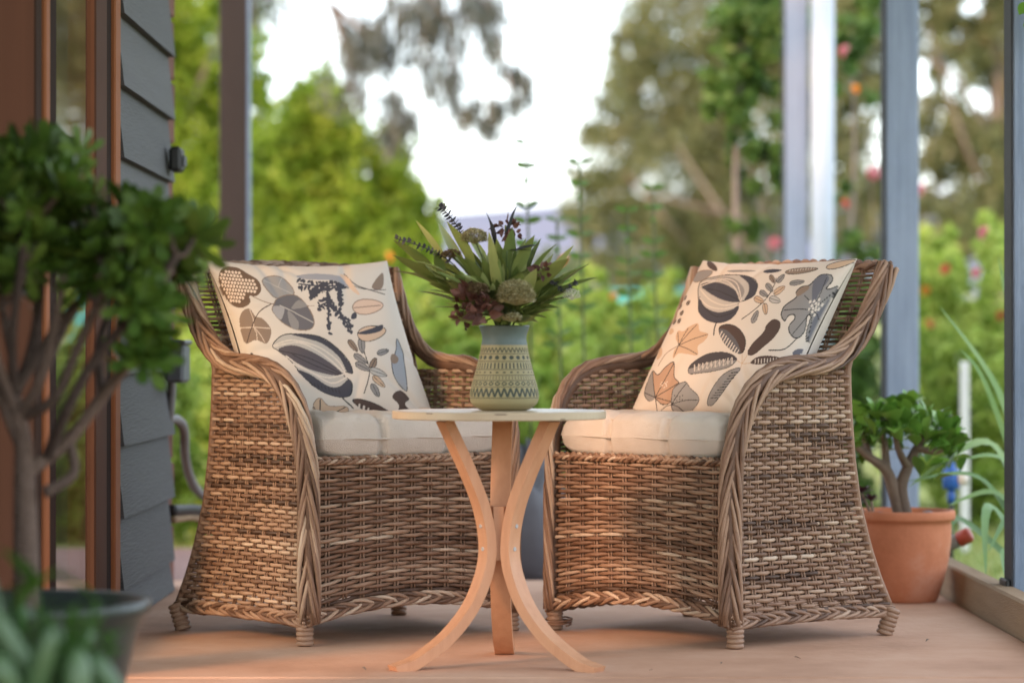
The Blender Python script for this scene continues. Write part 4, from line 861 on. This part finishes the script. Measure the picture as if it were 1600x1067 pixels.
fs_ = empty('fat_succulent', (lx, ly, .17)); tag(fs_, 'pale green fat leaved succulent with ferny sprigs in the low bowl', 'plant')
M['fat'] = mat('fat_leaf', [(.025, .06, .02), (.05, .11, .04), (.09, .16, .07)], .4, 8, .3, spec=.5)
M['fern'] = mat('fern_leaf', [(.02, .07, .01), (.06, .16, .02), (.12, .26, .04)], .5, 12, .4, trans=.2)
for px, py, dd, L_, r in ((20, 1010, -.05, .14, .015), (60, 1050, -.08, .12, .016), (-10, 960, 0, .14, .014), (120, 1060, -.06, .08, .019), (165, 1060, -.02, .08, .016), (0, 1050, -.1, .06, .02), (85, 1000, .03, .05, .016), (30, 970, .06, .05, .016), (125, 1010, .05, .05, .015)):
    p = at(px, py, ly + dd) - Vector((lx, ly, .17)); d = Vector((random.uniform(-.6, .6), random.uniform(-.5, .1), .8)).normalized(); b = MB()
    P = [Vector((p.x * .6, p.y * .6, .0))] + [p + d * L_ * (t - .5) for t in (0, .2, .45, .7, .88, 1.0)]; b.tube(P, [r * .4, r * .55, r * .85, r, r * .9, r * .6, r * .12], 10, random.random()); b.build('leaf', M['fat'], fs_)
FL = leaf_mesh('leaf', .030, .010, M['fern'], .1, .2, 4, .8, .5)
for k in range(26):
    px, py = random.uniform(30, 190), random.uniform(930, 1050); p = at(px, py, ly + random.uniform(-.05, .12)) - Vector((lx, ly, .17)); b = MB(); b.tube(smooth_path([(p.x * .4, p.y * .4, 0), p * .6, p], 4), .0016, 4); b.build('stem', M['fern'], fs_)
    for i in range(9): place(FL, 'leaf', fs_, p * (.62 + .38 * i / 8), (math.cos(i * 2.4), math.sin(i * 2.4), .5), 0, random.uniform(.6, 1.1))
for k, (px, py, L_) in enumerate(((5, 930, .11), (60, 925, .09), (150, 935, .08), (25, 950, .1))):
    p = at(px, py, ly + .05) - Vector((lx, ly, .17)); me = leaf_mesh('leaf', L_, .03, M['fern'], .2, .3, 7, .8, .4 + .1 * k); b = MB(); b.tube([(p.x * .4, p.y * .4, 0), p], .002, 4); b.build('stem', M['fern'], fs_); place(me, 'leaf', fs_, p, (random.uniform(-1, 1), -.3, .5), 0)

# vine leaf hanging over the top of the near post
vl = empty('vine', (1.26, 6.70, 1.33)); tag(vl, 'vine tip with a few rounded leaves hanging on the bracketed post', 'vine')
b = MB(); b.tube([(0, .03, .4), (-.02, 0, .15), (-.035, -.02, .03)], .003, 6); b.build('stem', M['stem'], vl)
VM = leaf_mesh('leaf', .05, .045, M['jade'], .2, .2, 6, .9, .5)
for q, d in (((-.035, -.02, .13), (-.5, -.3, -.3)), ((-.035, -.02, .10), (-.2, -.4, -.7)), ((-.03, -.02, .16), (-.7, -.2, .2)), ((-.03, -.02, .2), (.6, -.4, -.1))): place(VM, 'leaf', vl, q, d, random.uniform(-.5, .5))

# ================================================================== GARDEN
def leaf_cloud(name, parent, blobs, n, L, W_, m, droop=0.0, origin=(0, 0, 0), shell=.55, spread=.36):
    """thousands of separate leaf faces spread through lumpy crown volumes"""
    B = np.array(blobs, float); wgt = B[:, 3] * B[:, 5]
    # clumps inside each blob give light and dark masses and gaps
    d = RNG.normal(size=(n, 3)); d /= np.linalg.norm(d, axis=1)[:, None]
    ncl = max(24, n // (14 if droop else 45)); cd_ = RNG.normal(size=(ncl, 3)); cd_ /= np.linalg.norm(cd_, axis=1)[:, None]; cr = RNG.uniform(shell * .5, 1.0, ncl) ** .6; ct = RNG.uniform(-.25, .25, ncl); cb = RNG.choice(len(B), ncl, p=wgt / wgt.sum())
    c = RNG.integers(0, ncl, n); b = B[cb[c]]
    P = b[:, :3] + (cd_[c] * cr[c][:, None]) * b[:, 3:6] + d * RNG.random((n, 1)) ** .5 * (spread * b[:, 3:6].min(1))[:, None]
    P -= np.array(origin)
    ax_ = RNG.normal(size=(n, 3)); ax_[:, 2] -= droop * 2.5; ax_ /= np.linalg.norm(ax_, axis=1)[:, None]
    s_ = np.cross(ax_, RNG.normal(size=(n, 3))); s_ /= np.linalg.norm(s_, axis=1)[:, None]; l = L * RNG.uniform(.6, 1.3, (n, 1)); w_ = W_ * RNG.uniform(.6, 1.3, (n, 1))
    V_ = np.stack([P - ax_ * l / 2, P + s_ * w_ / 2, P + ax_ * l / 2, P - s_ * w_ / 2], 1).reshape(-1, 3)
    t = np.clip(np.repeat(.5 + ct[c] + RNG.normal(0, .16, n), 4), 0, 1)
    return np_mesh(name, V_, np.arange(n * 4).reshape(n, 4), m, parent, tint=t)
def pb(px, py, D, rx, ry, rz=None):
    """lump: photo-measured centre and radii (pixels at that depth)"""
    p = at(px, py, D); k = D / FPX; return (p.x, p.y, p.z, rx * k, (rz or rx) * k, ry * k)
def tree(name, label, base, blobs, n, L, W_, m, trunk, limbs, group=None, droop=0, cat='tree', tr=.12):
    e = empty(name, base); tag(e, label, cat, group); o = Vector(base)
    b = MB(); P = smooth_path([Vector(p) - o for p in trunk], 6); b.tube(P, list(np.linspace(tr, tr * .45, len(P))), 10, .5); b.build('trunk', M['tree_bark'], e)
    for lb in limbs:
        b = MB(); P = smooth_path([Vector(p) - o for p in lb], 5); b.tube(P, list(np.linspace(tr * .22, tr * .04, len(P))), 7, random.random()); b.build('limb', M['tree_bark'], e)
    leaf_cloud('crown', e, blobs, n, L, W_, m, droop, base, spread=.36 + .3 * droop); return e
G0 = -.10
def T(px, py, D): return tuple(at(px, py, D))
# bright lime tree behind the brown post
D = 19.0
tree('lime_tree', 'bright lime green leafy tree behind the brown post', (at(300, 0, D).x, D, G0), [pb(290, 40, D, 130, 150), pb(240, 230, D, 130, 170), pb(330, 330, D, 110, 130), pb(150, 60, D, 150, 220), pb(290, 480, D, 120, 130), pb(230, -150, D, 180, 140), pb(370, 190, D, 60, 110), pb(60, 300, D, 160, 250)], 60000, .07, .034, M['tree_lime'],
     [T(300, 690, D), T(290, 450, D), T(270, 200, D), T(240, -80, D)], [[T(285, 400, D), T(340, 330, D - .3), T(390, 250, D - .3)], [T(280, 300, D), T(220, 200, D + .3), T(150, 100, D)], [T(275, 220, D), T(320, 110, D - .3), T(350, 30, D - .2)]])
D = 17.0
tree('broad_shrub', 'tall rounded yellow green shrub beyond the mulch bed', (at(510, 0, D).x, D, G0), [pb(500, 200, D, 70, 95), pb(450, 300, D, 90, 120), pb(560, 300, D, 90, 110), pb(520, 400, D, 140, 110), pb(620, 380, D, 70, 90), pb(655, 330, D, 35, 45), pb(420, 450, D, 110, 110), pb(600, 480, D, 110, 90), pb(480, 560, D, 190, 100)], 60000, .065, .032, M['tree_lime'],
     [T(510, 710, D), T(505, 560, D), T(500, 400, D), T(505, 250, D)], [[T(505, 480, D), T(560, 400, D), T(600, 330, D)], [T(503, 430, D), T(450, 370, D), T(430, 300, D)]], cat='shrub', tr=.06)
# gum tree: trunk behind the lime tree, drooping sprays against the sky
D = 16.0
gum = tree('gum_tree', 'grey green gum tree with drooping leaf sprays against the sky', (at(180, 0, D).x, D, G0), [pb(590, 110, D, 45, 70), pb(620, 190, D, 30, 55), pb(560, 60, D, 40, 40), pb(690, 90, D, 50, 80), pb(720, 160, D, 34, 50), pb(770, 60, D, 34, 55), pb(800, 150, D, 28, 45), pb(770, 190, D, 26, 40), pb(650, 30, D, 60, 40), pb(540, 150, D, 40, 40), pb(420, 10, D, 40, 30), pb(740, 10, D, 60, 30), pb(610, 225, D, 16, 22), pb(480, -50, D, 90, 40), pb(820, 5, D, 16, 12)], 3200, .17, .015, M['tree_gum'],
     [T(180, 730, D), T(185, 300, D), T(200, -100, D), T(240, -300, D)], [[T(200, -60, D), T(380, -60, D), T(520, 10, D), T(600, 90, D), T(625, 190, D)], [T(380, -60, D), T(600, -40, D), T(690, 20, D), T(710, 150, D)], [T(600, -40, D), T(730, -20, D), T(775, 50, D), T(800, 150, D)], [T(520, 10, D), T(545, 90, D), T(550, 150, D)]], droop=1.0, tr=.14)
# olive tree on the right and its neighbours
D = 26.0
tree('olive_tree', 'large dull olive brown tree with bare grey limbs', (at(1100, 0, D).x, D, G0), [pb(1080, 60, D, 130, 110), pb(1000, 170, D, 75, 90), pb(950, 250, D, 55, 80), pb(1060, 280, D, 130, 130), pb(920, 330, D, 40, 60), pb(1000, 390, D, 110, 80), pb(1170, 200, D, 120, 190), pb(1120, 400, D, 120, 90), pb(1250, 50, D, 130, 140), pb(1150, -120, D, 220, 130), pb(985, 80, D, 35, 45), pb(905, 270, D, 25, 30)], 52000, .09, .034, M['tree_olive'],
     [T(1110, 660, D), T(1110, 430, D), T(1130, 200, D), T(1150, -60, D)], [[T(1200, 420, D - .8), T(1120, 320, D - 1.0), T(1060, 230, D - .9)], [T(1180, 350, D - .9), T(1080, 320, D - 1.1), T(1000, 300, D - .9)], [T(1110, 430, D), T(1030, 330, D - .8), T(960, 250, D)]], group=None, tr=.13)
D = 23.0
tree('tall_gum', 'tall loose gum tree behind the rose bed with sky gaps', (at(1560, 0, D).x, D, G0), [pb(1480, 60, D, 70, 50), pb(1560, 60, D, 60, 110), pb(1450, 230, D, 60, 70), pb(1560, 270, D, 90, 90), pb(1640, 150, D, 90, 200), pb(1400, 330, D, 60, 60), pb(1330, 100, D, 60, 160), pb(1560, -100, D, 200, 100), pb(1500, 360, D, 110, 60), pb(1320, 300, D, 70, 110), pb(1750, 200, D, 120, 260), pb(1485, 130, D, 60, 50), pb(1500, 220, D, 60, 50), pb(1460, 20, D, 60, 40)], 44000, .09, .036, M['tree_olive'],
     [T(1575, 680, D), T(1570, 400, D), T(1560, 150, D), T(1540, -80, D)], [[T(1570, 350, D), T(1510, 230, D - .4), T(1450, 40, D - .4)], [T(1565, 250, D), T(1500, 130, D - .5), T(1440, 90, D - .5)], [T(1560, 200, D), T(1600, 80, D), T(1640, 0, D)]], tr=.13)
# climbing rose beside the downpipe post
def rose_bloom(p, m, r, grp, lab):
    b = MB()
    for i in range(16):
        a = i * 2.4; k = .25 + .75 * i / 16; d = Vector((math.cos(a) * k, math.sin(a) * k, .9 - .8 * k)).normalized(); s_ = d.cross(Vector((0, 0, 1))).normalized(); u = s_.cross(d); w0 = r * .55
        b.add([d * r * .1, d * r * .7 + s_ * w0, d * r * 1.05, d * r * .7 - s_ * w0], [(0, 1, 2, 3)], random.random())
    return b
D = 13.2
cr = tree('climbing_rose', 'climbing rose wound up beside the pale post and downpipe', (at(1165, 0, D).x, D, G0), [pb(1165, 50, D, 60, 70), pb(1140, 140, D, 45, 60), pb(1185, 160, D, 45, 80), pb(1200, 270, D, 26, 90), pb(1150, 250, D, 22, 80), pb(1190, 380, D, 26, 60), pb(1150, 380, D, 18, 60), pb(1200, 20, D, 60, 60)], 5000, .055, .036, M['rose_leaf'],
     [T(1150, 770, D), T(1152, 500, D), T(1150, 250, D), T(1160, 60, D)], [[T(1210, 760, D), T(1205, 420, D), T(1190, 220, D), T(1200, 40, D)], [T(1180, 760, D), T(1195, 400, D), T(1170, 250, D), T(1140, 120, D)]], cat='rose', tr=.022)
D = 13.6
tree('arching_rose', 'arching rose canes between the downpipe and the terracotta pot post', (at(1340, 0, D).x, D, G0), [pb(1330, 40, D, 40, 60), pb(1345, 130, D, 34, 40), pb(1310, 100, D, 26, 60), pb(1360, 20, D, 34, 40), pb(1335, 420, D, 40, 60), pb(1320, 300, D, 22, 40)], 2200, .05, .032, M['rose_leaf'],
     [T(1318, 760, D), T(1322, 480, D), T(1335, 250, D), T(1330, 60, D)], [[T(1350, 760, D), T(1352, 420, D), T(1325, 250, D), T(1300, 150, D)], [T(1362, 760, D), T(1364, 350, D), T(1350, 160, D), T(1345, 60, D)]], cat='rose', tr=.016)
# low flowering shrubs, one lump each
SH = [(330, 600, 13, 80, 110, 'shrub'), (250, 640, 11, 90, 90, 'shrub'), (680, 520, 12.5, 85, 90, 'shrub'), (770, 540, 13.5, 80, 85, 'shrub'), (850, 560, 12, 85, 100, 'shrub'), (930, 520, 13, 80, 90, 'shrub'), (1000, 570, 12, 80, 90, 'shrub'), (1060, 530, 14, 70, 80, 'shrub'), (720, 620, 11, 70, 80, 'shrub'), (820, 640, 11.2, 70, 80, 'shrub'),
      (1330, 560, 12.6, 60, 130, 'rose_leaf'), (1470, 520, 13.5, 70, 130, 'shrub'), (1550, 480, 13, 70, 140, 'shrub'), (1520, 590, 12, 60, 70, 'shrub'), (1640, 540, 12, 80, 130, 'shrub'), (1440, 450, 16, 70, 90, 'shrub'), (900, 430, 18, 70, 45, 'tree_olive'), (640, 590, 14, 90, 100, 'shrub'), (1150, 560, 12.5, 80, 90, 'shrub'), (560, 640, 12, 90, 90, 'shrub'), (1250, 580, 13, 80, 110, 'shrub')]
WHERE = ['behind the curved grey hose', 'behind the stub post', 'behind the bouquet', 'behind the vase in the flower bed', 'between the two armchairs', 'in front of the aqua mesh fence', 'behind the greyish chair arm', 'in front of the olive tree', 'low behind the table', 'low between the chair backs', 'beside the arching rose canes', 'full of pink roses', 'beside the bracketed post', 'beside the white stake', 'beyond the strap leaves', 'below the tall loose gum', 'before the far hills', 'behind the printed pillow', 'behind the downpipe post', 'behind the leaf print pillow', 'at the foot of the downpipe']
for (px, py, D, rx, ry, mm), wh in zip(SH, WHERE):
    p = at(px, py, D); e = empty('garden_shrub', (p.x, D, G0)); tag(e, 'loose leafy garden shrub ' + wh, 'shrub', 'shrubs in the flower bed')
    k = D / FPX; hz = (p.z + ry * k - G0)
    bl = [(p.x + random.uniform(-.4, .4) * rx * k, D + random.uniform(-.3, .3), G0 + hz * f, rx * k * s_, .35, hz * .28) for f, s_ in ((.22, .9), (.5, 1.0), (.75, .7), (.8, .5))]
    leaf_cloud('foliage', e, bl, 7000, .055, .024, M[mm], 0, (p.x, D, G0), .3)
    for q in range(5):
        b = MB(); dx = random.uniform(-.5, .5) * rx * k; b.tube(smooth_path([(dx * .2, 0, 0), (dx * .6, 0, hz * .45), (dx, random.uniform(-.1, .1), hz * .9)], 4), .006, 5); b.build('stem', M['stem'], e)
# blooms, each its own
def bloom(px, py, D, m, r, lab, grp):
    b = rose_bloom(None, m, r, None, None); o = b.build('rose_bloom', M[m], smooth=False); o.location = at(px, py, D); o.rotation_euler = (R(60), 0, random.uniform(0, 6)); tag(o, lab, 'flower', grp)
for px, py, D, wh in ((1541, 366, 11.6, 'large pale pink rose bloom beside the bracketed post'), (1212, 382, 12.9, 'pale pink rose bloom beside the downpipe post'), (1366, 272, 13, 'pale pink rose bloom beside the post behind the terracotta pot'), (1322, 82, 13.2, 'pale pink rose bloom high on the arching canes'), (1438, 298, 13.2, 'pale pink rose bloom before the tall loose gum')): bloom(px, py, D, 'pink', .036, wh, 'pink roses')
for px, py, D, wh in ((1478, 422, 12.8, 'above the strap leaf tips'), (1528, 428, 12.3, 'under the large pale pink rose'), (1449, 508, 12.6, 'beside the post behind the terracotta pot'), (1566, 495, 12.3, 'beside the bracketed post'), (1318, 320, 13.1, 'on the arching canes')): bloom(px, py, D, 'red', .026, 'small coral red rose bloom ' + wh, 'coral roses')
for px, py, D, wh in ((884, 408, 11.7, 'behind the bouquet leaves'), (1336, 140, 13.1, 'high on the arching canes'), (960, 465, 12.4, 'before the aqua mesh fence'), (1447, 455, 12.9, 'above the strap leaf plant'), (607, 402, 13, 'behind the orange-lit chair corner')): bloom(px, py, D, 'orange', .024, 'small orange bloom ' + wh, 'orange flowers')
# tall stems with whorled leaf pairs
WL = leaf_mesh('leaf', .045, .024, M['rose_leaf'], .1, .2, 5, .8, .6)
for px, top, bot, D, wh in ((822, 225, 560, 8.9, 'above the bouquet'), (905, 255, 600, 9.4, 'beside the bouquet'), (1020, 295, 600, 9.6, 'beside the greyish chair back'), (980, 330, 620, 9.3, 'between bouquet and greyish chair'), (870, 345, 600, 9.2, 'just behind the bouquet')):
    p, q = at(px, top, D), at(px + 6, bot, D); e = empty('slender_plant', (q.x, D, -.075)); tag(e, 'tall thin stem with paired leaves ' + wh, 'plant', 'tall thin stems'); h = p.z + .075
    b = MB(); b.tube([(0, 0, 0), (.004, 0, h * .5), (p.x - q.x, 0, h)], .004, 5); b.build('stem', M['stem'], e)
    for i in range(9):
        z = h * (1 - .045 * i - .01 * (i % 2)); x = (p.x - q.x) * z / h
        for sg in (0, math.pi): a = i * 1.57 * .5 + sg; place(WL, 'leaf', e, (x, 0, z), (math.cos(a), math.sin(a) * .7, .35), random.uniform(.5, 1.1), 1.0 + .04 * i)
# aqua mesh fence behind the flower bed
D = 20.0; p, q = at(640, 452, D), at(1080, 452, D)
fe = empty('mesh_fence', ((p.x + q.x) / 2, D, G0)); tag(fe, 'aqua shade mesh fence behind the flower bed', 'fence')
b = MB(); b.box((0, 0, (p.z - G0) / 2), (q.x - p.x, .02, p.z - G0)); b.build('mesh', M['aqua'], fe, smooth=False)
for i in range(4):
    b = MB(); b.tube([((q.x - p.x) * (i / 3 - .5), .03, 0), ((q.x - p.x) * (i / 3 - .5), .03, p.z - G0 + .05)], .025, 8); b.build('fence_post', M['tree_bark'], fe)
# grey boulders at the end of the slab
for px, py, D, r, wh in ((822, 770, 8.9, .17, 'in the gap between the chairs'), (760, 800, 9.1, .13, 'behind the table legs')):
    p = at(px, py, D); b = MB(); vs = []
    for i, g in enumerate(np.linspace(0, math.pi, 12)):
        for j in range(18):
            a = 2 * math.pi * j / 18; k = 1 + .12 * math.sin(3 * a + i) + .08 * math.sin(5 * g + 2 * a); vs.append((p.x + r * .8 * k * math.sin(g) * math.cos(a), D + r * .7 * k * math.sin(g) * math.sin(a), -.09 + (r * 1.15) * (1 - math.cos(g)) * k))
    b.add(vs, [(i * 18 + j, i * 18 + (j + 1) % 18, (i + 1) * 18 + (j + 1) % 18, (i + 1) * 18 + j) for i in range(11) for j in range(18)]); tag(b.build('boulder', M['stone']), 'rounded grey boulder ' + wh, 'boulder')
# grass tufts on the lawn right of the edging and beyond the bed
n = 26000; gx = np.r_[RNG.uniform(1.2, 4.5, n), RNG.uniform(-4, 1.2, n // 2)]; gy = np.r_[RNG.uniform(6.2, 14, n), RNG.uniform(10.4, 15, n // 2)]; m_ = len(gx)
a = RNG.uniform(0, 6.28, m_); h = RNG.uniform(.015, .05, m_); w_ = .003; ln = RNG.normal(0, .012, (m_, 2))
b0 = np.c_[gx - w_ * np.cos(a), gy - w_ * np.sin(a), np.full(m_, -.10)]; b1 = np.c_[gx + w_ * np.cos(a), gy + w_ * np.sin(a), np.full(m_, -.10)]; tp_ = np.c_[gx + ln[:, 0], gy + ln[:, 1], -.10 + h]
M['grass'] = mat('grass_blade', [(.10, .17, .02), (.22, .30, .05), (.42, .38, .16)], .7, 1.5, .5, trans=.3)
g_ = np_mesh('grass', np.stack([b0, b1, tp_], 1).reshape(-1, 3), np.arange(m_ * 3).reshape(m_, 3), M['grass'], tint=np.repeat(RNG.random(m_), 3)); tag(g_, 'short green and straw grass beyond the edging', 'grass', kind='stuff')
